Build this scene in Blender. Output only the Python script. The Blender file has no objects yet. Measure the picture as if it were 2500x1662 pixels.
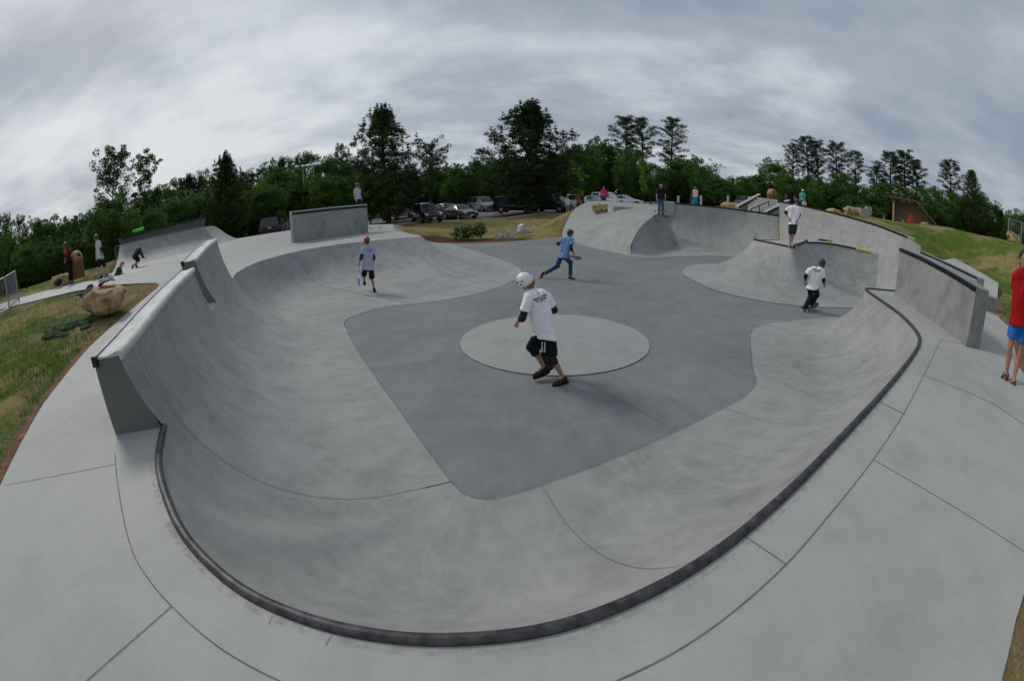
import bpy, bmesh, math, random
import numpy as np
from mathutils import Vector, Matrix, geometry, noise
from mathutils.bvhtree import BVHTree
random.seed(7); np.random.seed(7)
SC = bpy.context.scene
COL = SC.collection
PI = math.pi
# ------------------------------------------------------------------ camera (fisheye lens), world, sun, exposure
CAM_Z = 2.55
PITCH, ROLL, FPX = math.radians(18.3), math.radians(-1.0), 1135.0
cd = bpy.data.cameras.new('camera'); cam = bpy.data.objects.new('camera', cd); COL.objects.link(cam); SC.camera = cam
cd.type = 'PANO'; cd.panorama_type = 'FISHEYE_EQUISOLID'
cd.fisheye_lens = FPX / 2500 * 36; cd.fisheye_fov = math.radians(200); cd.sensor_width = 36; cd.sensor_fit = 'HORIZONTAL'
cd.clip_start = .05; cd.clip_end = 3000
_f = Vector((0, math.cos(PITCH), -math.sin(PITCH))); _r = Vector((1, 0, 0)); _u = _r.cross(_f)
RR = math.cos(ROLL)*_r + math.sin(ROLL)*_u; UU = -math.sin(ROLL)*_r + math.cos(ROLL)*_u; FF = _f
cam.matrix_world = Matrix(((RR.x, UU.x, -FF.x, 0), (RR.y, UU.y, -FF.y, 0), (RR.z, UU.z, -FF.z, CAM_Z), (0, 0, 0, 1)))
SUN_EL, SUN_AZ = math.radians(42), math.radians(-55)
def new_world():
    w = bpy.data.worlds.new('World'); SC.world = w; w.use_nodes = True
    nt = w.node_tree; N = nt.nodes; L = nt.links; N.clear()
    out = N.new('ShaderNodeOutputWorld'); bg = N.new('ShaderNodeBackground')
    sky = N.new('ShaderNodeTexSky'); sky.sky_type = 'NISHITA'; sky.sun_disc = False
    sky.sun_elevation = SUN_EL; sky.sun_rotation = SUN_AZ; sky.air_density = 1.5; sky.dust_density = 3
    tc = N.new('ShaderNodeTexCoord'); sep = N.new('ShaderNodeSeparateXYZ'); L.new(tc.outputs['Generated'], sep.inputs[0])
    def mth(op, a, b=None, c=None):
        m = N.new('ShaderNodeMath'); m.operation = op
        for i, v in enumerate((a, b, c)):
            if v is None: continue
            if isinstance(v, (int, float)): m.inputs[i].default_value = v
            else: L.new(v, m.inputs[i])
        return m.outputs[0]
    x, y, z = sep.outputs
    zz = mth('ADD', mth('MAXIMUM', z, 0.0), 0.20)
    px = mth('DIVIDE', x, zz); py = mth('DIVIDE', y, zz)
    cmb = N.new('ShaderNodeCombineXYZ'); L.new(px, cmb.inputs[0]); L.new(py, cmb.inputs[1])
    # the cloud layer is a sheet overhead: bands run across the view
    mp = N.new('ShaderNodeMapping'); L.new(cmb.outputs[0], mp.inputs[0]); mp.inputs['Rotation'].default_value = (0, 0, math.radians(14)); mp.inputs['Scale'].default_value = (.75, .95, 1); mp.inputs['Location'].default_value = (3.1, 1.7, .4)
    n1 = N.new('ShaderNodeTexNoise'); n1.inputs['Scale'].default_value = .95; n1.inputs['Detail'].default_value = 5; n1.inputs['Roughness'].default_value = .46; n1.inputs['Distortion'].default_value = .35; L.new(mp.outputs[0], n1.inputs['Vector'])
    n2 = N.new('ShaderNodeTexNoise'); n2.inputs['Scale'].default_value = 3.6; n2.inputs['Detail'].default_value = 6; n2.inputs['Roughness'].default_value = .55; L.new(mp.outputs[0], n2.inputs['Vector'])
    v = mth('ADD', mth('MULTIPLY', n1.outputs[0], .72), mth('MULTIPLY', n2.outputs[0], .28))
    # brighter towards the hidden sun (left) and low down, darker overhead
    sd = (math.sin(SUN_AZ)*math.cos(.25), math.cos(SUN_AZ)*math.cos(.25), math.sin(.25))
    dot = mth('ADD', mth('ADD', mth('MULTIPLY', x, sd[0]), mth('MULTIPLY', y, sd[1])), mth('MULTIPLY', z, sd[2]))
    glow = mth('POWER', mth('MAXIMUM', dot, 0.0), 2.2)
    v = mth('ADD', v, mth('MULTIPLY', glow, .075))
    hz = mth('SMOOTH_MIN', z, 1.0, .1)
    v = mth('SUBTRACT', v, mth('MULTIPLY', mth('MAXIMUM', z, 0.0), .15))
    cr = N.new('ShaderNodeValToRGB'); L.new(v, cr.inputs[0])
    e = cr.color_ramp.elements
    e[0].position = .36; e[0].color = (.275, .325, .405, 1)
    e[1].position = .64; e[1].color = (.67, .70, .745, 1)
    a = e.new(.47); a.color = (.375, .42, .49, 1)
    a = e.new(.56); a.color = (.53, .575, .64, 1)
    # cloud brightness relative to the sky behind it
    mul = N.new('ShaderNodeMixRGB'); mul.blend_type = 'MULTIPLY'; mul.inputs[0].default_value = 1; L.new(cr.outputs[0], mul.inputs[1]); mul.inputs[2].default_value = (9.3, 9.3, 9.3, 1)
    mix = N.new('ShaderNodeMixRGB'); mix.inputs[0].default_value = .94; L.new(sky.outputs[0], mix.inputs[1]); L.new(mul.outputs[0], mix.inputs[2])
    L.new(mix.outputs[0], bg.inputs['Color']); bg.inputs['Strength'].default_value = .1
    L.new(bg.outputs[0], out.inputs[0])
new_world()
sl = bpy.data.lights.new('sun', 'SUN'); sl.energy = 1.25; sl.angle = math.radians(14); sl.color = (1, .96, .9)
so = bpy.data.objects.new('sun', sl); COL.objects.link(so)
_sd = Vector((math.sin(SUN_AZ)*math.cos(SUN_EL), math.cos(SUN_AZ)*math.cos(SUN_EL), math.sin(SUN_EL)))
so.rotation_euler = (-_sd).to_track_quat('-Z', 'Y').to_euler(); so.location = _sd*200
SC.view_settings.view_transform = 'Standard'; SC.view_settings.look = 'None'; SC.view_settings.exposure = 0.12; SC.view_settings.gamma = 1
SC.cycles.max_bounces = 6; SC.cycles.diffuse_bounces = 3; SC.cycles.transparent_max_bounces = 12

# ------------------------------------------------------------------ from a sight line to a place in the world (height or distance given)
K = 2500/2359
def ray(px, py):
    x = px - 1250; y = 831 - py; R = math.hypot(x, y) + 1e-9; th = 2*math.asin(min(1, R/(2*FPX)))
    return RR*(math.sin(th)*x/R) + UU*(math.sin(th)*y/R) + FF*math.cos(th)
def G(px, py, z):
    d = ray(px*K, py*K); t = (z - CAM_Z)/d.z; return Vector((d.x*t, d.y*t, z))
def D(px, py, r):
    d = ray(px*K, py*K); t = r/math.hypot(d.x, d.y); return Vector((d.x*t, d.y*t, CAM_Z + d.z*t))
def sm(a, b, x):
    t = np.clip((x - a)/(b - a), 0, 1); return t*t*(3 - 2*t)

# ------------------------------------------------------------------ mesh and object helpers
class MB:
    def __init__(s): s.v = []; s.f = []; s.mi = []; s.uv = None
    def add(s, v, f, mi=0):
        o = len(s.v); s.v += [tuple(p) for p in v]; s.f += [tuple(i + o for i in q) for q in f]; s.mi += [mi]*len(f); return s
    def box(s, c, size, M=None, mi=0, taper=1.0):
        x, y, z = (q/2 for q in size); P = []
        for k in (-1, 1):
            t = taper if k > 0 else 1
            for i, j in ((-1, -1), (1, -1), (1, 1), (-1, 1)):
                p = Vector((i*x*t, j*y*t, k*z)); P.append((M @ p if M else p) + Vector(c))
        return s.add(P, [(3, 2, 1, 0), (4, 5, 6, 7), (0, 1, 5, 4), (1, 2, 6, 5), (2, 3, 7, 6), (3, 0, 4, 7)], mi)
    def tube(s, pts, rad, n=8, mi=0, cap=True, flat=1.0):
        pts = [Vector(p) for p in pts]; m = len(pts)
        if not hasattr(rad, '__len__'): rad = [rad]*m
        V = []; t0 = (pts[1] - pts[0]).normalized(); a = t0.orthogonal().normalized()
        for i, p in enumerate(pts):
            t = (pts[min(i+1, m-1)] - pts[max(i-1, 0)]).normalized()
            a = (a - t*a.dot(t)).normalized(); b = t.cross(a)
            for k in range(n):
                an = 2*PI*k/n; V.append(p + a*math.cos(an)*rad[i] + b*math.sin(an)*rad[i]*flat)
        F = [(i*n+k, i*n+(k+1) % n, (i+1)*n+(k+1) % n, (i+1)*n+k) for i in range(m-1) for k in range(n)]
        if cap: F += [tuple(range(n-1, -1, -1)), tuple((m-1)*n+k for k in range(n))]
        return s.add(V, F, mi)
    def capsule(s, a, b, ra, rb, n=12, mi=0):
        a = Vector(a); b = Vector(b); d = b - a; L = d.length
        if L < 1e-5: d = Vector((0, 0, 1)); L = 1e-5
        t = d/L; pts = []; rr = []
        for k in range(5):
            an = PI/2*(k+.4)/5; pts.append(a - t*ra*math.cos(an)); rr.append(ra*math.sin(an))
        pts.append(a); rr.append(ra); pts.append(b); rr.append(rb)
        for k in range(4, -1, -1):
            an = PI/2*(k+.4)/5; pts.append(b + t*rb*math.cos(an)); rr.append(rb*math.sin(an))
        return s.tube(pts, rr, n, mi)
    def ell(s, c, r, M=None, nu=16, nv=10, mi=0):
        V = []; c = Vector(c)
        for j in range(nv+1):
            ph = PI*j/nv
            for i in range(nu):
                th = 2*PI*i/nu; p = Vector((r[0]*math.sin(ph)*math.cos(th), r[1]*math.sin(ph)*math.sin(th), r[2]*math.cos(ph)))
                V.append((M @ p if M else p) + c)
        F = [(j*nu+i, (j+1)*nu+i, (j+1)*nu+(i+1) % nu, j*nu+(i+1) % nu) for j in range(nv) for i in range(nu)]
        return s.add(V, F, mi)
    def grid(s, rows, mi=0, flip=False):
        n = len(rows[0]); V = [p for r in rows for p in r]
        F = [(i*n+k, i*n+k+1, (i+1)*n+k+1, (i+1)*n+k) for i in range(len(rows)-1) for k in range(n-1)]
        if flip: F = [q[::-1] for q in F]
        return s.add(V, F, mi)
    def prism(s, poly, h0, h1, M=None, mi=0):   # poly in XY, extruded along Z from h0 to h1, then M
        n = len(poly); V = [Vector((p[0], p[1], h0)) for p in poly] + [Vector((p[0], p[1], h1)) for p in poly]
        if M: V = [M @ v for v in V]
        return s.add(V, [tuple(range(n-1, -1, -1)), tuple(range(n, 2*n))] + [(i, (i+1) % n, n+(i+1) % n, n+i) for i in range(n)], mi)
    def mesh(s, name, mats, smooth=True, angle=40, off=None):
        me = bpy.data.meshes.new(name)
        V = s.v if off is None else [(a-off[0], b-off[1], c-off[2]) for a, b, c in s.v]
        me.from_pydata(V, [], s.f); 
        for m in (mats if isinstance(mats, (list, tuple)) else [mats]): me.materials.append(m)
        if any(s.mi): me.polygons.foreach_set('material_index', s.mi)
        if s.uv:
            ul = me.uv_layers.new(name='UVMap'); vi = np.zeros(len(me.loops), dtype=np.int32); me.loops.foreach_get('vertex_index', vi)
            ul.data.foreach_set('uv', np.array(s.uv, dtype=np.float32)[vi].ravel())
        me.validate(); me.update()
        if smooth:
            me.shade_smooth()
            if angle: me.set_sharp_from_angle(angle=math.radians(angle))
        return me
def link(name, me, parent=None):
    o = bpy.data.objects.new(name, me); COL.objects.link(o)
    if parent: o.parent = parent
    return o
def obj(name, mb, mats, parent=None, smooth=True, angle=40, off=None):
    q = parent
    while q is not None and off is None:
        if q.get('_w'): off = q.location
        q = q.parent
    return link(name, mb.mesh(name, mats, smooth, angle, off), parent)
def tag(o, label, cat, group=None, kind=None):
    o['label'] = label; o['category'] = cat
    if group: o['group'] = group
    if kind: o['kind'] = kind
    return o
def thing(name, label, cat, loc=(0, 0, 0), rz=0, group=None, world=True):
    o = bpy.data.objects.new(name, None); COL.objects.link(o); o.location = loc; o.rotation_euler = (0, 0, rz)
    o.empty_display_size = .2
    if world: o['_w'] = 1        # parts are given in world coordinates
    return tag(o, label, cat, group)
def struct(name, mb, mat, **k):
    o = obj(name, mb, mat, **k); o['kind'] = 'structure'; return o
def copy_tree(o, parent=None):
    c = o.copy(); COL.objects.link(c); c.parent = parent
    for ch in o.children: copy_tree(ch, c)
    return c

# ------------------------------------------------------------------ materials
def node_mat(name, rough=.7, metal=0.0, spec=.5):
    m = bpy.data.materials.new(name); m.use_nodes = True; nt = m.node_tree; b = nt.nodes['Principled BSDF']
    b.inputs['Roughness'].default_value = rough; b.inputs['Metallic'].default_value = metal; b.inputs['Specular IOR Level'].default_value = spec
    return m, nt, b
def flat(name, c, rough=.7, metal=0.0, var=.12, scale=6.0, spec=.4, bump=0.0):
    m, nt, b = node_mat(name, rough, metal, spec); N = nt.nodes; L = nt.links
    tc = N.new('ShaderNodeTexCoord'); n = N.new('ShaderNodeTexNoise'); n.inputs['Scale'].default_value = scale; n.inputs['Detail'].default_value = 5
    L.new(tc.outputs['Object'], n.inputs['Vector'])
    r = N.new('ShaderNodeValToRGB'); L.new(n.outputs[0], r.inputs[0])
    r.color_ramp.elements[0].position = .3; r.color_ramp.elements[1].position = .7
    r.color_ramp.elements[0].color = tuple(x*(1-var) for x in c) + (1,); r.color_ramp.elements[1].color = tuple(min(1, x*(1+var)) for x in c) + (1,)
    L.new(r.outputs[0], b.inputs['Base Color'])
    if bump:
        bp = N.new('ShaderNodeBump'); bp.inputs['Strength'].default_value = bump; bp.inputs['Distance'].default_value = .01; L.new(n.outputs[0], bp.inputs['Height']); L.new(bp.outputs[0], b.inputs['Normal'])
    return m
def concrete(name, base, streak=0.0, dark=.8, light=1.14, rough=.62, blotch=.5, uv=False, scratch=.5, tint=(1, 1, 1)):
    """trowelled concrete: broad mottling, finer cloudiness, swirling trowel streaks and thin pale or dark scuffs"""
    m, nt, b = node_mat(name, rough, 0, .35); N = nt.nodes; L = nt.links
    tc = N.new('ShaderNodeTexCoord'); vec = tc.outputs['UV'] if uv else tc.outputs['Object']
    def noise_(scale, det, sc3=(1, 1, 1), dist=0.0, ro=.55, src=None):
        mp = N.new('ShaderNodeMapping'); mp.inputs['Scale'].default_value = sc3; L.new(src or vec, mp.inputs[0])
        n = N.new('ShaderNodeTexNoise'); n.inputs['Scale'].default_value = scale; n.inputs['Detail'].default_value = det; n.inputs['Distortion'].default_value = dist; n.inputs['Roughness'].default_value = ro
        L.new(mp.outputs[0], n.inputs['Vector']); return n.outputs[0]
    def mth(op, a, b_=None, c=None, clamp=False):
        q = N.new('ShaderNodeMath'); q.operation = op; q.use_clamp = clamp
        for i, v in enumerate((a, b_, c)):
            if v is None: continue
            if isinstance(v, (int, float)): q.inputs[i].default_value = v
            else: L.new(v, q.inputs[i])
        return q.outputs[0]
    big = noise_(.55, 4, dist=.6, src=tc.outputs['Object']); mid = noise_(2.6, 6, dist=.4, ro=.62, src=tc.outputs['Object']); fine = noise_(38, 4, ro=.7, src=tc.outputs['Object'])
    v = mth('ADD', mth('MULTIPLY', mth('SUBTRACT', big, .5), blotch*1.6), mth('MULTIPLY', mth('SUBTRACT', mid, .5), blotch*1.2))
    v = mth('ADD', v, mth('MULTIPLY', mth('SUBTRACT', fine, .5), .16))
    if streak:
        st = noise_(1.0, 7, (2.6, 1.0, 1), dist=1.8, ro=.72) if uv else noise_(1.0, 6, (7.0, 1.2, 1.2), dist=1.2, ro=.68)
        v = mth('ADD', v, mth('MULTIPLY', mth('SUBTRACT', st, .5), streak))
        st2 = noise_(1.0, 6, (3.2, 11.0, 1), dist=1.4, ro=.75) if uv else noise_(1.0, 5, (3.0, 24.0, 3.0), dist=1.0, ro=.7)
        v = mth('ADD', v, mth('MULTIPLY', mth('SUBTRACT', st2, .5), streak*.5))
    # dried-water and finishing marks: swirling patches with crisp rims
    sw = noise_(1.1, 8, dist=2.6, ro=.66, src=tc.outputs['Object']); v = mth('ADD', v, mth('MULTIPLY', mth('SUBTRACT', sw, .5), blotch*.9))
    pt_ = noise_(.8, 3, dist=.8, src=tc.outputs['Object']); gr = noise_(9, 8, dist=1.0, ro=.8, src=tc.outputs['Object'])
    v = mth('SUBTRACT', v, mth('MULTIPLY', mth('MULTIPLY', mth('SUBTRACT', pt_, .56), 5.0, clamp=True), mth('MULTIPLY', mth('SUBTRACT', gr, .42), 1.6*blotch, clamp=False)))
    # scuffs: sparse thin lines where two stretched noises cross a level
    sc1 = noise_(2.2, 3, (1.0, 7.0, 1.0), dist=2.2, src=tc.outputs['Object']); sc2 = noise_(1.3, 2, src=tc.outputs['Object'])
    ln = mth('SUBTRACT', 1.0, mth('MULTIPLY', mth('ABSOLUTE', mth('SUBTRACT', sc1, .5)), 75.0), clamp=True)
    ln = mth('MULTIPLY', ln, mth('MULTIPLY', mth('SUBTRACT', sc2, .5), 6.0, clamp=True))
    v = mth('ADD', v, mth('MULTIPLY', ln, .35*scratch))
    sp = noise_(90, 2, ro=.5, src=tc.outputs['Object']); spk = mth('MULTIPLY', mth('SUBTRACT', sp, .68), 8.0, clamp=True)
    v = mth('SUBTRACT', v, mth('MULTIPLY', spk, .25))
    r = N.new('ShaderNodeValToRGB'); ln2 = noise_(1.5, 2, (5.0, .8, 1.0), dist=3.0, src=tc.outputs['Object']); l2 = mth('SUBTRACT', 1.0, mth('MULTIPLY', mth('ABSOLUTE', mth('SUBTRACT', ln2, .47)), 110.0), clamp=True); v = mth('SUBTRACT', v, mth('MULTIPLY', mth('MULTIPLY', l2, mth('MULTIPLY', mth('SUBTRACT', big, .5), 5.0, clamp=True)), .30*scratch))
    L.new(mth('ADD', v, .5), r.inputs[0]); e = r.color_ramp.elements
    c = Vector(base)
    e[0].position = .15; e[0].color = (*[c[i]*dark*(.97 if i == 0 else 1.0) for i in range(3)], 1)
    e[1].position = .85; e[1].color = (*[c[i]*light*tint[i] for i in range(3)], 1)
    k = e.new(.5); k.color = (*c, 1)
    L.new(r.outputs[0], b.inputs['Base Color'])
    bp = N.new('ShaderNodeBump'); bp.inputs['Strength'].default_value = .25; bp.inputs['Distance'].default_value = .004; L.new(mth('ADD', mid, fine), bp.inputs['Height']); L.new(bp.outputs[0], b.inputs['Normal'])
    rr = mth('ADD', mth('MULTIPLY', mid, .25), rough-.12); L.new(rr, b.inputs['Roughness'])
    return m
M_DECK = concrete('deck_concrete', (.41, .408, .374), streak=.3, dark=.76, light=1.15, blotch=.46, scratch=.9)
M_BOWL = concrete('transition_concrete', (.325, .328, .305), streak=.75, dark=.68, light=1.24, blotch=.5, uv=True, scratch=1.0)
M_FLOOR = concrete('floor_concrete', (.215, .221, .214), streak=.45, dark=.74, light=1.28, blotch=.52, scratch=1.0)
M_DISC = concrete('disc_concrete', (.355, .36, .335), streak=.4, dark=.78, light=1.12, blotch=.5)
M_WALLC = concrete('formed_concrete', (.29, .294, .278), streak=.5, dark=.66, light=1.16, blotch=.75, scratch=.5)
M_ENDC = concrete('shaded_concrete', (.145, .147, .132), streak=.3, dark=.74, light=1.12, blotch=.6)  # darkened for damp and for the sky shade on wall end faces
M_CAP = concrete('cap_concrete', (.66, .665, .61), streak=.4, dark=.62, light=1.08, blotch=.8)
M_STEEL = flat('coping_steel', (.035, .035, .042), .42, .75, .5, 9, .5, .2)
M_STEEL2 = flat('worn_steel', (.075, .070, .074), .5, .45, .55, 16, .4, .2)
M_EDGE = flat('edge_angle', (.20, .19, .24), .5, .4, .2, 8)
M_YELLOW = flat('yellow_paint', (.72, .52, .04), .55, 0, .15, 12)
M_JOINT = flat('tooled_joint', (.17, .15, .125), .9, 0, .35, 14)
M_SEAM = flat('pour_seam', (.20, .195, .18), .9, 0, .3, 9)
M_BLACK = flat('black_cloth', (.012, .012, .014), .8)
# ------------------------------------------------------------------ the skatepark shell: floor, transitions, decks
ZD = 1.05
def zdeck(x, y):
    return 1.05 + .38*float(sm(8.6, 12.5, -x)) * float(sm(-2, 6, y)) * (1 - float(sm(20, 24, y))*.5)
def prof(h, L, phi, nv):
    if h < 1e-4: return [(L*i/nv, 0) for i in range(nv+1)]
    R = h/(1 - math.cos(phi)); x = R*math.sin(phi)
    if x > L: phi = 2*math.atan(h/L); R = h/(1-math.cos(phi)); x = L
    fl = L - x; n1 = 2 if fl > .03 else 0; out = [(fl*i/max(n1, 1), 0) for i in range(n1)] if n1 else []
    n2 = nv - n1
    return out + [(fl + R*math.sin(phi*i/n2), R*(1-math.cos(phi*i/n2))) for i in range(n2+1)]
def crom(P, per=5, lin=False):
    P = [np.array(p, dtype=float) for p in P]; out = []
    for i in range(len(P)-1):
        p0 = P[max(i-1, 0)]; p1 = P[i]; p2 = P[i+1]; p3 = P[min(i+2, len(P)-1)]
        if i == 0: p0 = 2*p1 - p2
        if i+2 >= len(P): p3 = 2*p2 - p1
        for k in range(per):
            t = k/per
            out.append(p1 + (p2-p1)*t if lin else .5*((2*p1) + (p2-p0)*t + (2*p0-5*p1+4*p2-p3)*t*t + (3*p1-p0-3*p2+p3)*t**3))
    out.append(P[-1]); return out
class Loft:
    """skin between a rim line and a base line, curved like a formed concrete transition; stations (Tx,Ty,Tz, Bx,By,Bz, phi)"""
    def __init__(s, st, per=5, nv=14, lin=False, dz=0.0):
        s.st = crom([(*t, *b, math.radians(ph)) for t, b, ph in st], per, lin); s.per = per; s.rows = []; s.uv = []; u = 0; prev = None
        for q in s.st:
            T = Vector(q[0:3]); B = Vector(q[3:6]); h = T.z - B.z; dh = Vector((T.x-B.x, T.y-B.y)); L = max(dh.length, .02); dh = dh/L
            pr = prof(h, L, q[6], nv); row = [(B.x+dh.x*a, B.y+dh.y*a, B.z+z+dz*(1-min(1, z/.4))) for a, z in pr]
            m = (T+B)/2
            if prev is not None: u += (m-prev).length
            prev = m; s.rows.append(row); vv = 0; r0 = row[0]
            for p in row: vv += (Vector(p)-Vector(r0)).length; r0 = p; s.uv.append((u, vv))
    def rim(s): return [Vector(q[0:3]) for q in s.st]
    def build(s, name, mat):
        m = MB(); m.grid(s.rows); m.uv = s.uv; return struct(name, m, mat, angle=60)
    def at(s, k, t):      # k: station index (float), t 0..1 along the profile
        k = k*s.per; i = int(min(math.floor(k), len(s.rows)-2)); f = k-i; n = len(s.rows[0])-1; t = t*n; j = int(min(math.floor(t), n-1)); g = t-j
        a = [Vector(s.rows[i][j]).lerp(Vector(s.rows[i][j+1]), g), Vector(s.rows[i+1][j]).lerp(Vector(s.rows[i+1][j+1]), g)]
        return a[0].lerp(a[1], f)
    def seam(s, mb, pts, w=.012):      # pts: list of (k,t)
        P = [s.at(k, t) for k, t in pts]; P2 = []
        for a, b in zip(P, P[1:]):
            n = 3
            for i in range(n): P2.append(a.lerp(b, i/n))
        P2.append(P[-1]); strip(mb, [s.at(*_l(pts, i/(len(P2)-1))) for i in range(len(P2))], w, .006, s)
def _l(pts, t):
    t *= len(pts)-1; i = int(min(math.floor(t), len(pts)-2)); f = t-i
    return (pts[i][0]*(1-f)+pts[i+1][0]*f, pts[i][1]*(1-f)+pts[i+1][1]*f)
def strip(mb, P, w, lift=.004, lf=None):
    rows = []
    for i, p in enumerate(P):
        t = (P[min(i+1, len(P)-1)] - P[max(i-1, 0)]).normalized()
        # surface normal: up, tilted by the slope found from the neighbours of the strip
        up = Vector((0, 0, 1)) if lf is None else (CAM_UP(p, t))
        s_ = t.cross(up).normalized(); n = s_.cross(t).normalized()
        if n.z < 0: n = -n
        rows.append([tuple(p - s_*w/2 + n*lift), tuple(p + s_*w/2 + n*lift)])
    mb.grid(rows, flip=True)
_BV = None
def CAM_UP(p, t):
    h = _BV.find_nearest(p)
    n = h[1] if h and h[1] else Vector((0, 0, 1))
    return n if n.z > 0 else -n
d90 = 78
# back left: bank and corner of the bowl
A = Loft([((-6.6, 25.8, ZD), (-3.3, 24.05, 0), 20), ((-5.3, 21, ZD), (-1.2, 19.5, 0), 24), ((-3.9, 18.2, ZD), (.27, 15.65, 0), 28), ((-3.3, 17.0, ZD), (.17, 13.63, 0), 30),
          ((-3.88, 16.64, ZD), (-.43, 12.1, 0), 34), ((-5.12, 16.3, ZD), (-1.26, 11.17, 0), 44), ((-6.5, 15.6, ZD), (-1.9, 10.8, 0), 50), ((-7.34, 14.57, ZD), (-2.35, 10.6, 0), 55), ((-7.77, 12.7, ZD), (-3.1, 10.3, 0), 58),
          ((-7.4, 10.9, ZD), (-3.6, 9.5, 0), 60), ((-6.84, 9.72, ZD), (-3.55, 9.0, 0), 60)], per=6, nv=16, dz=0.0005)
# tall quarter section two, the notch, tall section one
B2 = Loft([((-7.2, 9.72, 2.08), (-3.55, 9.0, 0), d90), ((-6.5, 8.3, 1.98), (-3.2, 8.3, 0), d90), ((-5.82, 7.05, 1.88), (-2.85, 7.6, 0), d90)], per=6, nv=20, dz=0.003)
N1 = Loft([((-5.5, 7.1, ZD), (-2.85, 7.6, 0), 60), ((-5.0, 6.36, ZD), (-2.35, 6.7, 0), 60)], per=4, nv=14, dz=0.002)
S1 = Loft([((-5.3, 6.33, 1.80), (-2.35, 6.7, 0), d90), ((-4.2, 4.4, 1.75), (-1.45, 5.1, 0), d90), ((-3.35, 3.0, 1.72), (-.66, 3.66, 0), d90), ((-3.02, 2.38, 1.70), (-.59, 3.54, 0), d90)], per=8, nv=24, dz=0.0015)
# the deep near corner and the right hand side, up to the pointed hip
ph = 62
C1 = Loft([((-2.78, 2.46, ZD), (-.59, 3.54, 0), 60), ((-2.45, 2.0, ZD), (-.575, 3.51, 0), 58), ((-2.1, 1.66, ZD), (-.555, 3.475, 0), 56), ((-1.71, 1.36, ZD), (-.53, 3.44, 0), ph), ((-1.25, 1.13, ZD), (-.495, 3.39, 0), ph), ((-.85, 1.03, ZD), (-.45, 3.34, 0), ph),
           ((-.48, 1.0, ZD), (-.35, 3.29, 0), ph), ((-.15, 1.02, ZD), (-.22, 3.27, 0), ph), ((.18, 1.08, ZD), (-.05, 3.32, 0), ph), ((.56, 1.22, ZD), (.15, 3.42, 0), ph), ((.95, 1.41, ZD), (.42, 3.56, 0), ph),
           ((1.45, 1.7, ZD), (.8, 3.76, 0), ph), ((2.45, 2.29, ZD), (1.6, 4.2, 0), ph), ((3.83, 3.06, ZD), (2.54, 4.75, 0), ph), ((5.0, 3.73, ZD), (3.05, 5.05, 0), ph), ((5.6, 4.12, ZD), (3.4, 5.35, 0), ph), ((6.0, 4.48, ZD), (3.62, 5.65, 0), ph),
           ((6.38, 4.98, ZD), (3.75, 6.0, 0), ph), ((6.78, 5.65, ZD), (4.05, 6.6, 0), ph), ((7.1, 6.35, ZD), (4.35, 7.2, 0), 64), ((7.5, 7.25, ZD), (4.75, 7.9, 0), 66), ((7.68, 7.58, ZD), (5.3, 8.4, 0), 68), ((7.78, 7.68, ZD), (6.2, 8.75, 0), 70),
           ((7.95, 7.70, ZD), (7.3, 9.0, 0), 72), ((8.67, 7.66, ZD), (8.7, 9.3, 0), 70), ((10.7, 7.7, ZD), (10.7, 9.5, 0), 66), ((12.7, 8.9, ZD), (11.7, 10.7, 0), 62)], per=6, nv=18, dz=0.004)
# far wave bank with the boulder, and the big far bowl wall
MD = Loft([((3.05, 26.2, .0), (3.3, 22.9, 0), 20), ((3.75, 29.3, .95), (3.75, 21.0, 0), 20), ((4.6, 31.0, 1.55), (4.2, 19.6, 0), 20), ((5.6, 32.2, 1.92), (4.9, 18.6, .02), 20)], per=4, nv=14)
LIP = [(4.9, 18.4, 0), (4.98, 18.62, .20), (5.15, 19.0, .62), (5.9, 20.3, 1.12), (6.9, 22.1, 1.42), (7.8, 23.75, 1.58)]
class Raw:
    pass
def loft_lines(name, lines, mat, per=4, nv=10, bulge=None):
    """surface through a few 3-D lines, each given by the same number of points"""
    rows = [crom(l, per) for l in lines]; cols = list(zip(*rows)); out = []
    for c in cols: out.append([tuple(p) for p in crom(c, nv)])
    if bulge: out = [[(x, y, z + bulge(x, y)) for x, y, z in r] for r in out]
    m = MB(); m.grid(out, flip=True); uv = []
    for i, r in enumerate(out):
        for j, p in enumerate(r): uv.append((i*.35, j*.35))
    m.uv = uv; return m, out
lnL = [(3.3, 22.9, 0), (2.95, 26.2, 0), (3.55, 28.9, .75), (4.3, 30.6, 1.45), (5.4, 32.0, 1.88), (6.6, 33.2, 1.98)]
lnM = [(4.0, 20.4, 0), (4.6, 23.4, .50), (5.4, 26.0, 1.18), (6.3, 28.3, 1.62), (7.6, 30.4, 1.86), (9.0, 32.0, 1.92)]
lnR = [LIP[0], LIP[2], LIP[4], LIP[5], (9.6, 27.4, 1.70), (12.5, 31.5, 1.78)]
mm, MDG = loft_lines('wave_bank', [lnL, lnM, lnR], M_BOWL, 5, 8)
struct('wave_bank', mm, M_BOWL, angle=60)
W1 = Loft([((4.90, 18.42, .02), (5.0, 18.1, 0), 30), ((5.15, 19.0, .62), (5.6, 17.9, 0), 66), ((5.9, 20.3, 1.12), (6.2, 18.1, 0), 74), ((6.9, 22.1, 1.42), (6.7, 18.4, 0), 76), ((7.8, 23.75, 1.58), (7.3, 18.7, 0), 74), ((8.63, 23.5, 1.58), (8.0, 18.9, 0), 76)], per=4, nv=16, dz=0.003)
W1B = Loft([((8.63, 23.5, 2.20), (8.0, 18.9, 0), 84), ((10.4, 22.9, 2.18), (9.4, 19.3, 0), 84), ((12.2, 22.0, 2.14), (10.9, 18.9, 0), 84), ((13.45, 20.5, 2.10), (12.2, 17.4, 0), 84)], per=6, nv=20, dz=0.006)
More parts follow.
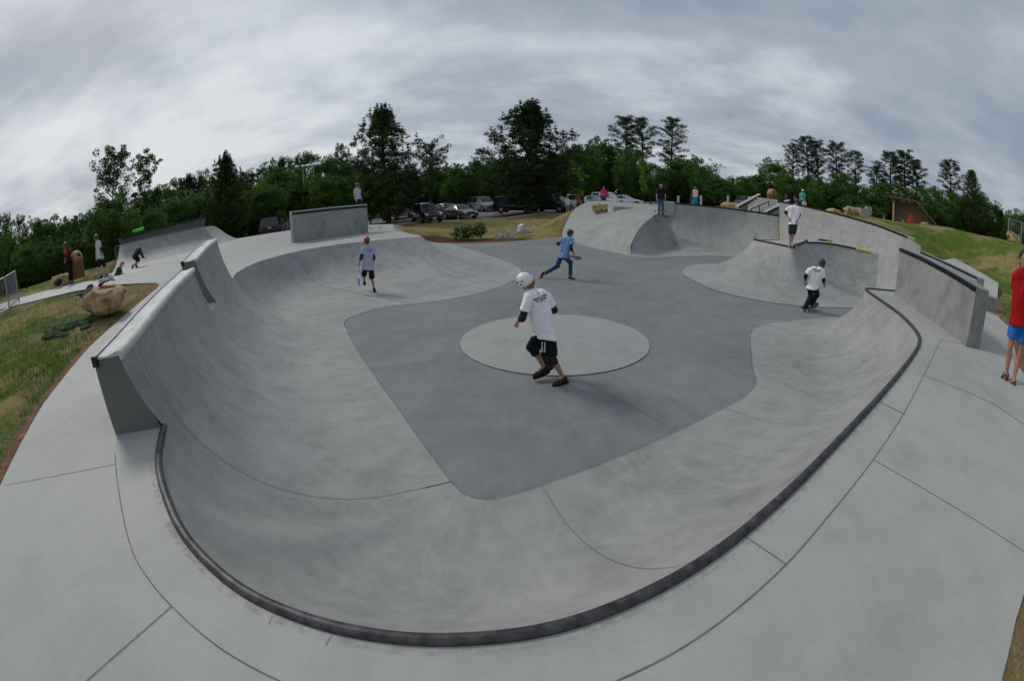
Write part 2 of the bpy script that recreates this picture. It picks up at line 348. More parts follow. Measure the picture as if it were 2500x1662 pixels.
W2 = Loft([((13.45, 20.5, 2.84), (12.2, 17.4, 0), 84), ((13.75, 19.5, 2.79), (12.2, 15.6, 0), 74), ((14.2, 18.0, 2.70), (11.9, 13.6, 0), 72), ((14.55, 16.2, 2.58), (11.4, 12.0, 0), 72), ((14.6, 14.2, 2.45), (10.9, 10.9, 0), 74), ((14.3, 12.2, 2.28), (10.3, 9.9, 0), 76), ((14.0, 11.7, 2.24), (10.0, 9.3, 0), 76), ((13.2, 10.3, 2.1), (10.8, 9.0, 0), 78)], per=6, nv=22, dz=0.001)
HZ = 1.25
V1 = Loft([((8.78, 15.0, HZ), (8.9, 17.0, 0), 56), ((8.7, 14.9, HZ), (7.4, 16.7, 0), 56), ((8.68, 14.8, HZ), (6.56, 16.1, 0), 52), ((8.7, 14.6, HZ), (5.75, 14.6, 0), 46), ((8.8, 14.3, HZ), (5.6, 13.1, 0), 46), ((8.95, 13.8, HZ), (5.8, 11.7, 0), 46), ((9.15, 13.3, HZ), (6.6, 10.7, 0), 48),
           ((9.3, 13.12, HZ), (7.7, 10.15, 0), 48), ((9.6, 13.3, 1.28), (8.5, 10.1, 0), 48), ((10.3, 13.8, 1.36), (9.3, 10.1, 0), 48), ((11.2, 14.1, 1.40), (10.1, 10.1, 0), 48), ((12.2, 14.2, 1.40), (10.8, 10.1, 0), 48), ((13.2, 13.95, 1.36), (11.5, 10.0, 0), 48), ((14.0, 13.5, 1.33), (12.3, 9.9, 0), 50), ((15.1, 12.7, 1.30), (14.2, 9.5, 0), 50)], per=5, nv=14, dz=0.008)
V2 = Loft([((14.6, 17.0, 1.33), (13.5, 19.5, 0), 60), ((12.6, 15.8, 1.40), (12.0, 18.6, 0), 60), ((10.6, 14.95, 1.37), (10.4, 17.6, 0), 58), ((8.78, 15.0, HZ), (8.9, 17.0, 0), 56)], per=5, nv=12, dz=0.011)
def cutrow(row, z, n):
    P = [Vector(p) for p in row]; Q = [P[0]]
    for a, b in zip(P, P[1:]):
        if b.z >= z:
            Q.append(a.lerp(b, (z-a.z)/(b.z-a.z+1e-9))); break
        Q.append(b)
    L = [0]
    for a, b in zip(Q, Q[1:]): L.append(L[-1]+(b-a).length)
    out = []; F_ = max([l for l, q in zip(L, Q) if q.z < .006] + [0]); ts = [0, F_/2] + [F_ + (L[-1]-F_)*i/(n-3) for i in range(n-2)] if F_ > .03 else [L[-1]*i/(n-1) for i in range(n)]
    for t in ts:
        j = 0
        while j < len(L)-2 and L[j+1] < t: j += 1
        out.append(tuple(Q[j].lerp(Q[j+1], (t-L[j])/(L[j+1]-L[j]+1e-9))))
    return out
def stitch(lf, k, src, ks, z=None):
    r = cutrow(src.rows[ks], z or ZD, len(lf.rows[0])); lf.rows[k] = r; lf.st[k][0:3] = r[-1]
stitch(C1, 0, S1, -1); stitch(N1, -1, S1, 0); stitch(N1, 0, B2, -1); stitch(A, -1, B2, 0); stitch(W1, -1, W1B, 0, 1.58)
lofts = dict(A=A, B2=B2, N1=N1, S1=S1, C1=C1, W1=W1, W1B=W1B, W2=W2, V1=V1, V2=V2)
LN = dict(A='bank', B2='quarter_pipe', N1='bowl_notch', S1='quarter_pipe', C1='bowl_transition', W1='bowl_corner', W1B='bowl_wall', W2='bowl_wall', V1='hip_bank', V2='hip_bank')
for k, l in lofts.items(): l.build(LN[k], M_BOWL)
_v = []; _fc = []
for l in lofts.values():
    n = len(l.rows[0]); o = len(_v)
    for r in l.rows: _v += [Vector(p) for p in r]
    _fc += [(o+i*n+k, o+i*n+k+1, o+(i+1)*n+k+1, o+(i+1)*n+k) for i in range(len(l.rows)-1) for k in range(n-1)]
_BV = BVHTree.FromPolygons(_v, _fc)
# floor sheet, one pour; the low pale disc in the middle of it
def fill_poly(pts, zf, step=None, name='sheet', mat=None, kind='structure', smooth=True, extra=None):
    """triangulated sheet inside the outline PTS (x,y), heights from zf(x,y) or the outline's own z"""
    P2 = [Vector((p[0], p[1])) for p in pts]; n = len(P2); V = list(P2)
    if step:
        xs = [p.x for p in P2]; ys = [p.y for p in P2]; A_ = np.array([(p.x, p.y) for p in P2])
        gx = np.arange(min(xs)+step/2, max(xs), step); gy = np.arange(min(ys)+step/2, max(ys), step)
        X, Y = np.meshgrid(gx, gy); d, ins = pdist(np.stack([X.ravel(), Y.ravel()], 1), A_)
        for (x, y), dd, i_ in zip(np.stack([X.ravel(), Y.ravel()], 1), d, ins):
            if i_ and dd > step*.3: V.append(Vector((x, y)))
    r = geometry.delaunay_2d_cdt(V, [], [list(range(n))], 1, 1e-4)
    vo, fo = r[0], r[2]; m = MB()
    m.add([(p.x, p.y, zf(p.x, p.y)) for p in vo], [tuple(q) for q in fo])
    o = struct(name, m, mat, smooth=smooth); return o
def pdist(Q, P):
    """distance from the points Q to the closed outline P, whether inside, (and nearest index via pnear)"""
    d, ins, _, _ = pnear(Q, P); return d, ins
def pnear(Q, P):
    Q = np.asarray(Q, float); n = len(P); best = np.full(len(Q), 1e9); bi = np.zeros(len(Q), int); bt = np.zeros(len(Q)); ins = np.zeros(len(Q), bool)
    for i in range(n):
        a = P[i][:2]; b = P[(i+1) % n][:2]; ab = b-a; L = (ab**2).sum()+1e-12
        t = np.clip(((Q-a)@ab)/L, 0, 1); c = a + t[:, None]*ab; d = np.hypot(*(Q-c).T); k = d < best; best[k] = d[k]; bi[k] = i; bt[k] = t[k]
        cr = ((a[1] > Q[:, 1]) != (b[1] > Q[:, 1])); 
        with np.errstate(divide='ignore', invalid='ignore'):
            xi = (b[0]-a[0])*(Q[:, 1]-a[1])/(b[1]-a[1]) + a[0]
        ins ^= cr & (Q[:, 0] < xi)
    return best, ins, bi, bt
back_edge = [(-3.3, 24.08), (-2.6, 23.62), (-1.66, 23.5), (-.4, 23.7), (.9, 24.4), (2.0, 25.4), (2.95, 26.25)]
floor_pts = back_edge + [(3.6, 23.4), (5.6, 20.0), (9.0, 21.0), (13.0, 19.5), (14.5, 14), (15.0, 12.2), (14.0, 10.2), (12.4, 8.4), (8.8, 8.7), (7.4, 8.2), (6.2, 7.9), (5.7, 7.4), (5.3, 6.6), (4.9, 6.0), (4.6, 5.4), (4.0, 4.6), (2.6, 3.7), (.8, 2.9), (-.2, 2.6), (-1.1, 2.8), (-2.1, 4.6), (-3.9, 7.6), (-4.6, 9.2), (-4.4, 11.0), (-2.6, 12.2), (-1.6, 12.9), (-1.0, 13.9), (-1.0, 15.6), (-2.4, 19.5)]
fill_poly(floor_pts, lambda x, y: -.004, None, 'bowl_floor', M_FLOOR)
m = MB(); cx, cy, Rd = .76, 7.72, 1.66; rows = []
for j in range(9):
    t = j/8; rows.append([(cx+Rd*t*math.cos(2*PI*k/72), cy+Rd*t*math.sin(2*PI*k/72), .010 + .075*(1-t*t)) for k in range(73)])
m.grid(rows, flip=True); tag(struct('mound_disc', m, M_DISC), 'low round pale concrete dome in the middle of the dark bowl floor', 'concrete mound')
# outer edge of all the concrete (x, y, z), counter-clockwise seen from above, starting behind the camera
def g3(px, py, z): p = G(px, py, z); return (p.x, p.y, z)
OUT_R = [(1.2, -3.0, ZD), (1.80, -.40, ZD), (2.0, -.02, ZD), (2.36, .19, ZD), (3.6, .68, ZD), (5.2, 1.45, ZD), (6.6, 2.2, ZD), (7.35, 2.95, ZD), g3(2327, 755, ZD), g3(2304, 735, ZD), g3(2295, 712, 1.12), g3(2298, 668, 1.3), g3(2262, 640, 1.45), g3(2200, 603, 1.6), g3(2120, 575, 1.8), (15.2, 13.0, 2.05)]
OUT_B = [(15.6, 15.5, 2.4), (15.3, 18.5, 2.6), (15.2, 21.2, 2.5), (17, 26, 2.3), (18, 30, 2.1), (14, 34, 1.8), (9.6, 34.5, 1.85), (6.6, 33.5, 1.9), (5.35, 32.1, 1.75), (4.2, 30.7, 1.3), (3.45, 28.9, .62), (2.9, 26.3, -.03)]
OUT_F = [(x, y, 0) for x, y in back_edge[::-1]][1:]
OUT_L = [(-6.65, 25.85, ZD), (-9.5, 27.0, ZD), (-12.0, 26.6, 1.1), (-16.6, 23.9, 1.15), (-15.6, 20.3, 1.7), (-16.6, 17.4, 1.75), (-17.3, 14.6, 1.8), (-15.4, 12.3, 1.55), (-14.0, 10.6, 1.43), (-16.0, 11.2, 1.43), (-19.0, 10.6, 1.43), (-24, 9.6, 1.43), (-24, 8.0, 1.43), (-19.0, 7.9, 1.43), (-15.5, 8.35, 1.43), (-13.2, 8.75, 1.42), (-11.6, 9.25, 1.36), (-10.6, 9.65, 1.25), (-9.95, 9.9, 1.17), (-9.6, 9.75, 1.13), (-9.3, 9.3, 1.1),
         (-6.64, 4.56, ZD), (-5.25, 2.57, ZD), (-4.04, 1.12, ZD), (-3.4, -.4, ZD), (-3.2, -3.0, ZD)]
OUT = np.array(OUT_R + OUT_B + OUT_F + OUT_L)
# near deck: from the left end of the floor's back edge round behind the camera to the right wall
inner = [p for p in C1.rim()][::-1]
inner += [Vector((-3.16, 2.46, 0)), Vector((-5.42, 6.36, 0))] + [Vector((-5.0, 6.36, 0)), Vector((-5.5, 7.1, 0)), Vector((-6.1, 7.0, 0)), Vector((-7.5, 9.7, 0))]
inner += A.rim()[::-1]
deck_pts = [(p[0], p[1]) for p in OUT_L] + [(p[0], p[1]) for p in OUT_R] + [(13.7, 11.3), (13.2, 10.0)] + [(p.x, p.y) for p in inner[:-1]]
fill_poly(deck_pts, zdeck_ := (lambda x, y: zdeck(x, y) if x < 8 else 1.05 + .7*float(sm(.2, 4.5, (x-13.0)*.88 - (y-8.2)*.35))), .8, 'deck', M_DECK)
# deck behind the far bowl wall
fill_poly([(8.62, 23.5), (7.8, 23.75), (9.6, 27.4), (12.5, 31.6), (14, 34), (18, 30), (17, 26), (15.2, 21.2), (15.3, 18.5), (14.6, 18.3), (14.1, 20.0), (13.6, 20.6), (12.3, 22.05), (10.4, 22.95)], lambda x, y: 1.57 if y > 23.4 and x < 9.2 else 1.75, 1.0, 'upper_deck', M_DECK)
# top of the hip: the pointed deck
m = MB(); near = [p for p in V1.rim()]; far = [p for p in V2.rim()][::-1]
k0 = 0; pts = [(p.x, p.y) for p in near[::2]] + [(p.x, p.y) for p in far[::-1][:-1]]
fill_poly([(p.x, p.y) for p in near[:66]] + [(p.x, p.y) for p in V2.rim()[:-1]], lambda x, y: .003+float(np.interp(x, [9.3, 9.6, 10.3, 11.2, 12.2, 13.2, 14.0], [HZ, 1.28, 1.36, 1.40, 1.40, 1.36, 1.33])), None, 'hip_deck', M_DECK)
# quarter ramp on the far left and its flank
RP = Loft([((-16.9, 14.6, 2.36), (-13.7, 10.6, 1.42), 34), ((-16.35, 16.4, 2.35), (-12.9, 12.9, 1.42), 34), ((-15.8, 18.2, 2.34), (-12.1, 15.6, 1.40), 34), ((-15.3, 19.7, 2.32), (-11.9, 17.9, 1.35), 34), ((-14.9, 20.2, 2.2), (-12.2, 19.6, 1.28), 34), ((-14.3, 21.0, 1.3), (-12.4, 20.5, 1.2), 20)], per=4, nv=12)
RP.build('ramp', M_BOWL)
m = MB(); rr = RP.rim(); back = [(p.x-1.0, p.y+.45, p.z) for p in rr[:17]]; fr = [tuple(p) for p in rr[:17]]
m.grid([fr, back], flip=True); m.grid([back, [(x-.1, y+.05, .6) for x, y, z in back]], flip=True)
side = RP.rows[0]; m.grid([[(x, y, z) for x, y, z in side], [(x-.01, y-.01, .5) for x, y, z in side]])
struct('ramp_back', m, M_WALLC)
# ------------------------------------------------------------------ seams and joints
sm_ = MB()
S1.seam(sm_, [(2.96-.75*(i/14)**1.2, i/14) for i in range(15)], .006)
C1.seam(sm_, [(9.4+.9*i/14, i/14) for i in range(15)], .006)
C1.seam(sm_, [(13.2, i/14) for i in range(15)], .0055)
C1.seam(sm_, [(18.3, i/14) for i in range(15)], .0055)
A.seam(sm_, [(3.9, i/14) for i in range(15)], .012); A.seam(sm_, [(7.0, i/14) for i in range(11)], .012)
for l in (A, B2, N1, S1, C1, V1):   # where the dark floor pour meets the banks
    P = [Vector(r[0]) for r in l.rows]; Q = [P[0]]
    for p in P[1:]:
        if (p-Q[-1]).length > .03: Q.append(p)
    if len(Q) > 2: strip(sm_, Q, .007, .012)
def fl(pts, w=.006): strip(sm_, [Vector((x, y, .008)) for x, y in pts], w, .004)
fl([(1.85, 4.35), (.9, 6.02)]); fl([(-.7, 7.0), (-2.3, 6.35)]); fl([(-.35, 9.0), (-1.3, 11.1)]); fl([(2.35, 7.2), (4.1, 6.4)]); fl([(2.2, 8.6), (5.5, 11.9)]); fl([(.7, 9.4), (.3, 14)])
struct('pour_seams', sm_, M_SEAM, smooth=False)
jt = MB()
def jl(pts, w=.0055):
    P = [Vector((p.x, p.y, zdeck(p.x, p.y))) for p in (G(x, y, ZD) for x, y in pts)]; Q = []
    for a, b in zip(P, P[1:]): Q += [a.lerp(b, i/4) for i in range(4)]
    strip(jt, Q+[P[-1]], w, .004)
def jc(pts, w=.0055):
    P = [G(x, y, ZD) for x, y in pts]; P = [Vector(p) for p in crom(P, 6)]; strip(jt, P, w, .004)
jc([(265, 1045), (272, 1120), (300, 1255), (340, 1330), (395, 1395), (500, 1487), (640, 1566), (800, 1625), (1000, 1660), (1200, 1640), (1420, 1568), (1620, 1460), (1810, 1300), (1915, 1180), (2010, 1060), (2080, 955), (2130, 860), (2167, 783)])
jl([(10, 1118), (266, 1069)]); jl([(395, 1397), (200, 1568), (150, 1610)]); jl([(2014, 1060), (2359, 1270)]); jl([(1712, 1232), (1811, 1300)]); jl([(2025, 925), (2085, 955)], .01); jl([(2130, 865), (2280, 925), (2359, 978)], .01)
jl([(2167, 783), (2230, 795)], .012)
P = [Vector((p[0], p[1], 1.055)) for p in (g3(2222, 800, ZD), g3(2359, 868, ZD))]
struct('deck_joints', jt, M_JOINT, smooth=False)

# ------------------------------------------------------------------ coping and walls
def coping(name, pts, r, label, mat=None, group=None, cat='coping'):
    m = MB(); m.tube(pts, r, 10); return tag(obj(name, m, mat or M_STEEL), label, cat, group)
cp = [p for p in C1.rim()]; off = []
coping('coping', [Vector((p.x, p.y, p.z+.004)) for p in cp[:-1]], .031, 'long dark steel coping pipe round the near lip of the bowl', M_STEEL2)
def along(a, b, n): return [Vector(a).lerp(Vector(b), i/n) for i in range(n+1)]
def wall_extr(name, label, lf, thick, zb, capz=.0, cap=True, k0=0, k1=None, flip=1, edge=True, t0=None):
    """free-standing wall behind the top of a transition: body, rounded pale cap, steel angle on its outer top edge"""
    rim = lf.rim(); n = len(rim); rows = []
    root = thing(name, label, 'concrete wall', tuple(Vector((rim[n//2].x, rim[n//2].y, zb))))
    body = MB(); capm = MB(); ed = MB(); br = []; cr = []; er = []
    for i, p in enumerate(rim):
        t = (rim[min(i+1, n-1)] - rim[max(i-1, 0)]); t.z = 0; t.normalize(); o = Vector((t.y, -t.x, 0))*flip
        B = Vector((lf.st[i][3], lf.st[i][4], 0)); q = p.copy(); q.z = 0
        if o.dot(q-B) < 0: o = -o
        pr = [Vector(v) for v in lf.rows[i]]; top = p.z
        inner = [v for v in pr if v.z > zb - .02]
        ip = inner[0] if inner else p
        oo = 0 if i in (0, n-1) else .012; zi = Vector((ip.x, ip.y, zb-.03)) + o*oo
        outp = p + o*thick
        br.append([tuple(zi)] + [tuple(v + o*oo) for v in inner[1:-1]] + [tuple(p + o*oo - Vector((0, 0, .002))), (outp.x, outp.y, top-.002), (outp.x, outp.y, zb-.03)])
        # cap: bullnose towards the bowl, flat slope out to the steel edge
        ins = p - o*.035
        sec = [(-.012, -.05), (-.035, -.02), (-.038, .008), (-.022, .030), (.012, .036), (.06, .026), (.13, .012), (thick-.045, .020), (thick-.045, -.004), (0, -.004)]
        cr.append([tuple(p + o*a + Vector((0, 0, b))) for a, b in sec])
        sec = [(thick-.045, -.05), (thick-.045, .034), (thick+.006, .034), (thick+.006, -.05)]
        er.append([tuple(p + o*a + Vector((0, 0, b))) for a, b in sec])
    mn = min(len(r) for r in br); br = [r[:1] + r[len(r)-mn+1:] for r in br]
    def solid(m, rws):
        n_ = len(rws[0]); m.grid([r + [r[0]] for r in rws]); o_ = len(m.v); m.add(rws[0], [tuple(range(n_))]); m.add(rws[-1], [tuple(range(n_-1, -1, -1))])
    solid(body, br); solid(capm, cr); solid(ed, er)
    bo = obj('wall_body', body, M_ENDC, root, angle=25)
    if cap: obj('cap', capm, M_CAP, root, angle=50)
    if edge: obj('steel_edge', ed, M_EDGE, root, angle=30)
    e = MB(); a = er[0]; b = er[-1]
    for q, w in ((a, er[1]), (b, er[-2])):
        c = sum((Vector(v) for v in q), Vector())/4; d = (c-sum((Vector(v) for v in w), Vector())/4).normalized()
        e.box(tuple(c+d*.004), (.055, .055, .085), Matrix.Rotation(math.atan2(d.y, d.x), 3, 'Z'))
    obj('end_plate', e, M_STEEL, root)
    return root
wall_extr('concrete_wall', 'long concrete wall top with pale rounded cap over the near left quarter pipe', S1, .27, ZD)
wall_extr('concrete_wall', 'short concrete wall with pale cap beyond the notch, over the second quarter pipe', B2, .30, ZD)
def block(name, label, near, far, mat=M_WALLC, cop=None, copmat=M_STEEL, cat='concrete wall', topmat=None):
    """wall block from its two top edges given as lists of (x, y, ztop, zbase)"""
    root = thing(name, label, cat, (near[0][0], near[0][1], near[0][3])); m = MB(); n = len(near)
    rws = []
    for a, b in zip(near, far): rws.append([(a[0], a[1], a[3]-.03), (a[0], a[1], a[2]), (b[0], b[1], b[2]), (b[0], b[1], b[3]-.03)])
    m.grid([r + [r[0]] for r in rws]); m.add(rws[0], [(3, 2, 1, 0)]); m.add(rws[-1], [(0, 1, 2, 3)])
    bm_ = obj('wall_body', m, mat, root, angle=20)
    bv = bm_.modifiers.new('b', 'BEVEL'); bv.width = .012; bv.segments = 2; bv.limit_method = 'ANGLE'; bv.angle_limit = math.radians(50)
    if cop:
        c = MB(); r = []
        for a, b in zip(near, far):
            o = (Vector((b[0], b[1], 0)) - Vector((a[0], a[1], 0))).normalized(); p = Vector((a[0], a[1], a[2]))
            r.append([tuple(p + o*u + Vector((0, 0, v))) for u, v in ((-.008, -cop), (-.008, .006), (cop*1.1, .006), (cop*1.1, -.0), (.0, -.0), (0, -cop))])
        c.grid([q + [q[0]] for q in r]); c.add(r[0], [(5, 4, 3, 2, 1, 0)]); c.add(r[-1], [(0, 1, 2, 3, 4, 5)])
        obj('coping', c, copmat, root, smooth=False)
    return root
block('concrete_wall', 'tall grey concrete block wall with black steel top edge standing on the right deck', [(8.35, 7.21, 2.10, ZD), (7.78, 6.02, 2.07, ZD), (7.2, 4.81, 2.01, ZD), (6.75, 3.87, 1.95, ZD)], [(8.8, 7.0, 2.10, ZD), (8.23, 5.8, 2.07, ZD), (7.65, 4.6, 2.01, ZD), (7.05, 3.74, 1.95, ZD)], cop=.07)
block('concrete_wall', 'low concrete ledge wall with thin steel edge behind the tall right block wall', [(14.15, 11.85, 1.93, 1.2), (13.3, 9.9, 1.86, 1.1), (12.6, 8.3, 1.80, ZD), (12.0, 6.9, 1.75, ZD)], [(14.5, 11.7, 1.93, 1.2), (13.65, 9.8, 1.86, 1.1), (12.95, 8.2, 1.80, ZD), (12.35, 6.8, 1.75, ZD)], cop=.05)
# slanted pad between the two
m = MB(); m.grid([[(8.85, 7.2, 1.4), (12.4, 9.4, 1.75)], [(7.7, 4.6, 1.35), (12.0, 6.9, 1.45)]])
pw = block('ledge_block', 'small square concrete end block past the low ledge wall', [(11.9, 6.75, 1.42, ZD), (11.65, 6.2, 1.42, ZD)], [(12.4, 6.55, 1.42, ZD), (12.15, 6.0, 1.42, ZD)], cat='concrete block')
# ramp-left wall with overhanging top
def rw():
    a = Vector((-16.9, 14.9, 2.36)); b = Vector((-15.35, 19.75, 2.33)); root = thing('concrete_wall', 'flared concrete wall with black top edge crowning the far left ramp', 'concrete wall', tuple(a)); m = MB(); c = MB(); t = (b-a).normalized(); o = Vector((-t.y, t.x, 0)); rows = []; cr = []
    for i in range(7):
        p = a.lerp(b, i/6); z1 = 2.66 + (2.83-2.66)*i/6; e = -.22 if i == 0 else (.06 if i == 6 else 0)
        rows.append([tuple(p - Vector((0, 0, .05))), (p.x - .06*o.x*-1, p.y, 2.36+.1), tuple(Vector((p.x, p.y, z1)) - o*.10 + t*e*.8), tuple(Vector((p.x, p.y, z1)) + o*.38 + t*e*.8), (p.x+o.x*.3, p.y+o.y*.3, 2.3)])
        cr.append([tuple(Vector((p.x, p.y, z1)) - o*.112 + t*e*.8 + Vector((0, 0, v))) if u < 0 else tuple(Vector((p.x, p.y, z1)) - o*.02 + t*e*.8 + Vector((0, 0, v))) for u, v in ((-1, -.07), (-1, .01), (1, .01), (1, -.0))])
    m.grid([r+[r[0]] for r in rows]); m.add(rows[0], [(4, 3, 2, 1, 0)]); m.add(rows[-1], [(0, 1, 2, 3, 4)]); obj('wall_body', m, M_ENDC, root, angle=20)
    c.grid([r+[r[0]] for r in cr]); c.add(cr[0], [(3, 2, 1, 0)]); c.add(cr[-1], [(0, 1, 2, 3)]); obj('coping', c, M_STEEL, root, smooth=False)
rw()
# the box wall on the back-left deck
def boxwall():
    a = G(677, 561, ZD); b = G(849, 536, ZD); root = thing('concrete_wall', 'upright grey concrete slab wall with black top edge on the back deck, boy behind its right end', 'concrete wall', tuple(a)); t = (b-a).normalized(); o = Vector((-t.y, t.x, 0))
    if o.y < 0: o = -o
    za, zb_ = D(674, 490, math.hypot(a.x, a.y)).z, D(845, 473, math.hypot(b.x, b.y)).z
    m = MB(); rows = []; c = MB(); cr = []; tp = MB(); tr = []
    for i in range(7):
        f = i/6; p = a.lerp(b, f); z = za + (zb_-za)*f; rows.append([(p.x, p.y, ZD-.03), (p.x, p.y, z), (p.x+o.x*.4, p.y+o.y*.4, z), (p.x+o.x*.4, p.y+o.y*.4, ZD-.03)])
        tr.append([(p.x-.0*o.x, p.y-.0*o.y, z+.003), (p.x, p.y, z+.06), (p.x+o.x*.4, p.y+o.y*.4, z+.06), (p.x+o.x*.4, p.y+o.y*.4, z+.003)])
        cr.append([(p.x-o.x*.01, p.y-o.y*.01, z-.10), (p.x-o.x*.01, p.y-o.y*.01, z+.0), (p.x+o.x*.02, p.y+o.y*.02, z+.0), (p.x+o.x*.02, p.y+o.y*.02, z-.10)])
    for mm_, rr_ in ((m, rows), (c, cr), (tp, tr)):
        mm_.grid([r+[r[0]] for r in rr_]); mm_.add(rr_[0], [(3, 2, 1, 0)]); mm_.add(rr_[-1], [(0, 1, 2, 3)])
    obj('wall_body', m, M_WALLC, root, angle=20); obj('coping', c, M_STEEL, root, smooth=False); obj('cap', tp, M_DECK, root, smooth=False)
    return a, b, o, za, zb_
BOX = boxwall()
coping('coping', [p + Vector((0, 0, .02)) for p in V1.rim()[8:8*5-2]][:34], .035, 'black steel coping on the tip of the pointed hip deck')
r_ = V1.rim(); seg = [p + Vector((0, 0, .025)) for p in r_[36:61]]
coping('coping', seg, .035, 'curved black coping pipe running from the hip towards the tall wall')
coping('coping', [p + Vector((0, 0, .025)) for p in r_[60:65]] , .042, 'yellow painted end of the curved coping on the tall right wall', M_YELLOW)
r2_ = V2.rim(); coping('coping', [p + Vector((0, 0, .025)) for p in r2_[3:6]], .035, 'short black coping end behind the hip'); coping('coping', [p + Vector((0, 0, .025)) for p in r2_[0:4]], .042, 'short yellow painted coping end behind the hip', M_YELLOW)
# tops of the far walls
def topstrip(name, lf, label, i0, i1, w=.5, zb=1.4, group=None):
    rim = lf.rim()[i0:i1]; n = len(rim); root = thing(name, label, 'concrete wall', tuple(rim[n//2])); m = MB(); c = MB(); rw_ = []; cr = []
    for i, p in enumerate(rim):
        t = (rim[min(i+1, n-1)] - rim[max(i-1, 0)]); t.z = 0; t.normalize(); o = Vector((t.y, -t.x, 0)); B = Vector((lf.st[i0+i][3], lf.st[i0+i][4], 0)); q = Vector((p.x, p.y, 0))
        if o.dot(q-B) < 0: o = -o
        rw_.append([tuple(p + o*.004 - Vector((0, 0, .05))), tuple(p + o*.004 + Vector((0, 0, .012))), tuple(p + o*w + Vector((0, 0, .012))), tuple(Vector((p.x, p.y, zb)) + o*w)])
        cr.append([tuple(p + o*u + Vector((0, 0, v))) for u, v in ((-.02, -.055), (-.02, .03), (.07, .03), (.07, .008), (.0, .008), (0, -.055))])
    m.grid([r+[r[0]] for r in rw_]); m.add(rw_[0], [(3, 2, 1, 0)]); m.add(rw_[-1], [(0, 1, 2, 3)]); obj('wall_body', m, M_DECK, root, angle=25)
    c.grid([r+[r[0]] for r in cr]); c.add(cr[0], [(5, 4, 3, 2, 1, 0)]); c.add(cr[-1], [(0, 1, 2, 3, 4, 5)]); obj('coping', c, M_STEEL, root, smooth=False)
topstrip('concrete_wall', W1B, 'far curved bowl wall with black steel edge, right of the pale box end', 0, 19, .45)
topstrip('concrete_wall', W2, 'tall right hand bowl wall with black top edge running down to the grass hill', 0, 37, .35, 1.6)
# yellow edge of the wall between the two heights
m = MB(); rr = W1B.rows[-1]; m.tube([Vector(p)+Vector((.05, -.05, .01)) for p in rr[12:]], .04, 6); tag(obj('painted_edge', m, M_YELLOW), 'yellow painted upright edge where the far bowl wall steps up', 'painted edge')
# pale box end at the left of the far wall
m = MB(); m.grid([[(8.6, 23.42, 1.5), (8.6, 23.42, 2.22)], [(7.85, 23.75, 1.5), (7.85, 23.75, 2.27)], [(8.4, 25.3, 1.5), (8.4, 25.3, 2.27)], [(9.3, 25.0, 1.5), (9.3, 25.0, 2.22)], [(8.6, 23.42, 1.5), (8.6, 23.42, 2.22)]])
m.add([(8.6, 23.42, 2.22), (7.85, 23.75, 2.27), (8.4, 25.3, 2.27), (9.3, 25.0, 2.22)], [(0, 1, 2, 3)]); tag(obj('concrete_box', m, M_DECK, angle=20), 'pale square concrete box end beside the boy with the red helmet', 'concrete block')
# notch beside the boulder in the wave bank

# yellow-green rust and moss stain that creeps out from the coping on to the deck
ms, nt, b = node_mat('coping_stain', .8, 0, .2); N = nt.nodes; L = nt.links
tc = N.new('ShaderNodeTexCoord'); n = N.new('ShaderNodeTexNoise'); n.inputs['Scale'].default_value = 14; n.inputs['Detail'].default_value = 6; n.inputs['Roughness'].default_value = .7; L.new(tc.outputs['Object'], n.inputs['Vector'])
r = N.new('ShaderNodeValToRGB'); r.color_ramp.elements[0].position = .46; r.color_ramp.elements[0].color = (0, 0, 0, 1); r.color_ramp.elements[1].position = .62; r.color_ramp.elements[1].color = (.32, .32, .32, 1); L.new(n.outputs[0], r.inputs[0])
b.inputs['Base Color'].default_value = (.36, .35, .24, 1); tr = N.new('ShaderNodeBsdfTransparent'); mx = N.new('ShaderNodeMixShader'); L.new(r.outputs[0], mx.inputs[0]); L.new(tr.outputs[0], mx.inputs[1]); L.new(b.outputs[0], mx.inputs[2]); L.new(mx.outputs[0], [x for x in N if x.type == 'OUTPUT_MATERIAL'][0].inputs[0])
rm = C1.rim()[:-8]; P = []
for i, p in enumerate(rm):
    t = (rm[min(i+1, len(rm)-1)] - rm[max(i-1, 0)]).normalized(); B = Vector((C1.st[i][3], C1.st[i][4], ZD)); o = Vector((t.y, -t.x, 0)); o = -o if o.dot(p-B) < 0 else o; P.append((p + o*.030, p + o*.075))
m = MB(); m.grid([[tuple(a + Vector((0, 0, .003))), tuple(b_ + Vector((0, 0, .003)))] for a, b_ in P]); struct('deck_stain', m, ms, smooth=False)
# short dark tyre and truck scrapes on the deck
m = MB()
for a, b_ in (((512, 1570), (505, 1595)), ((628, 1416), (619, 1438)), ((764, 1462), (750, 1486))):
    strip(m, [G(*a, ZD), G(*b_, ZD)], .003, .003)
struct('deck_scrapes', m, M_SEAM, smooth=False)
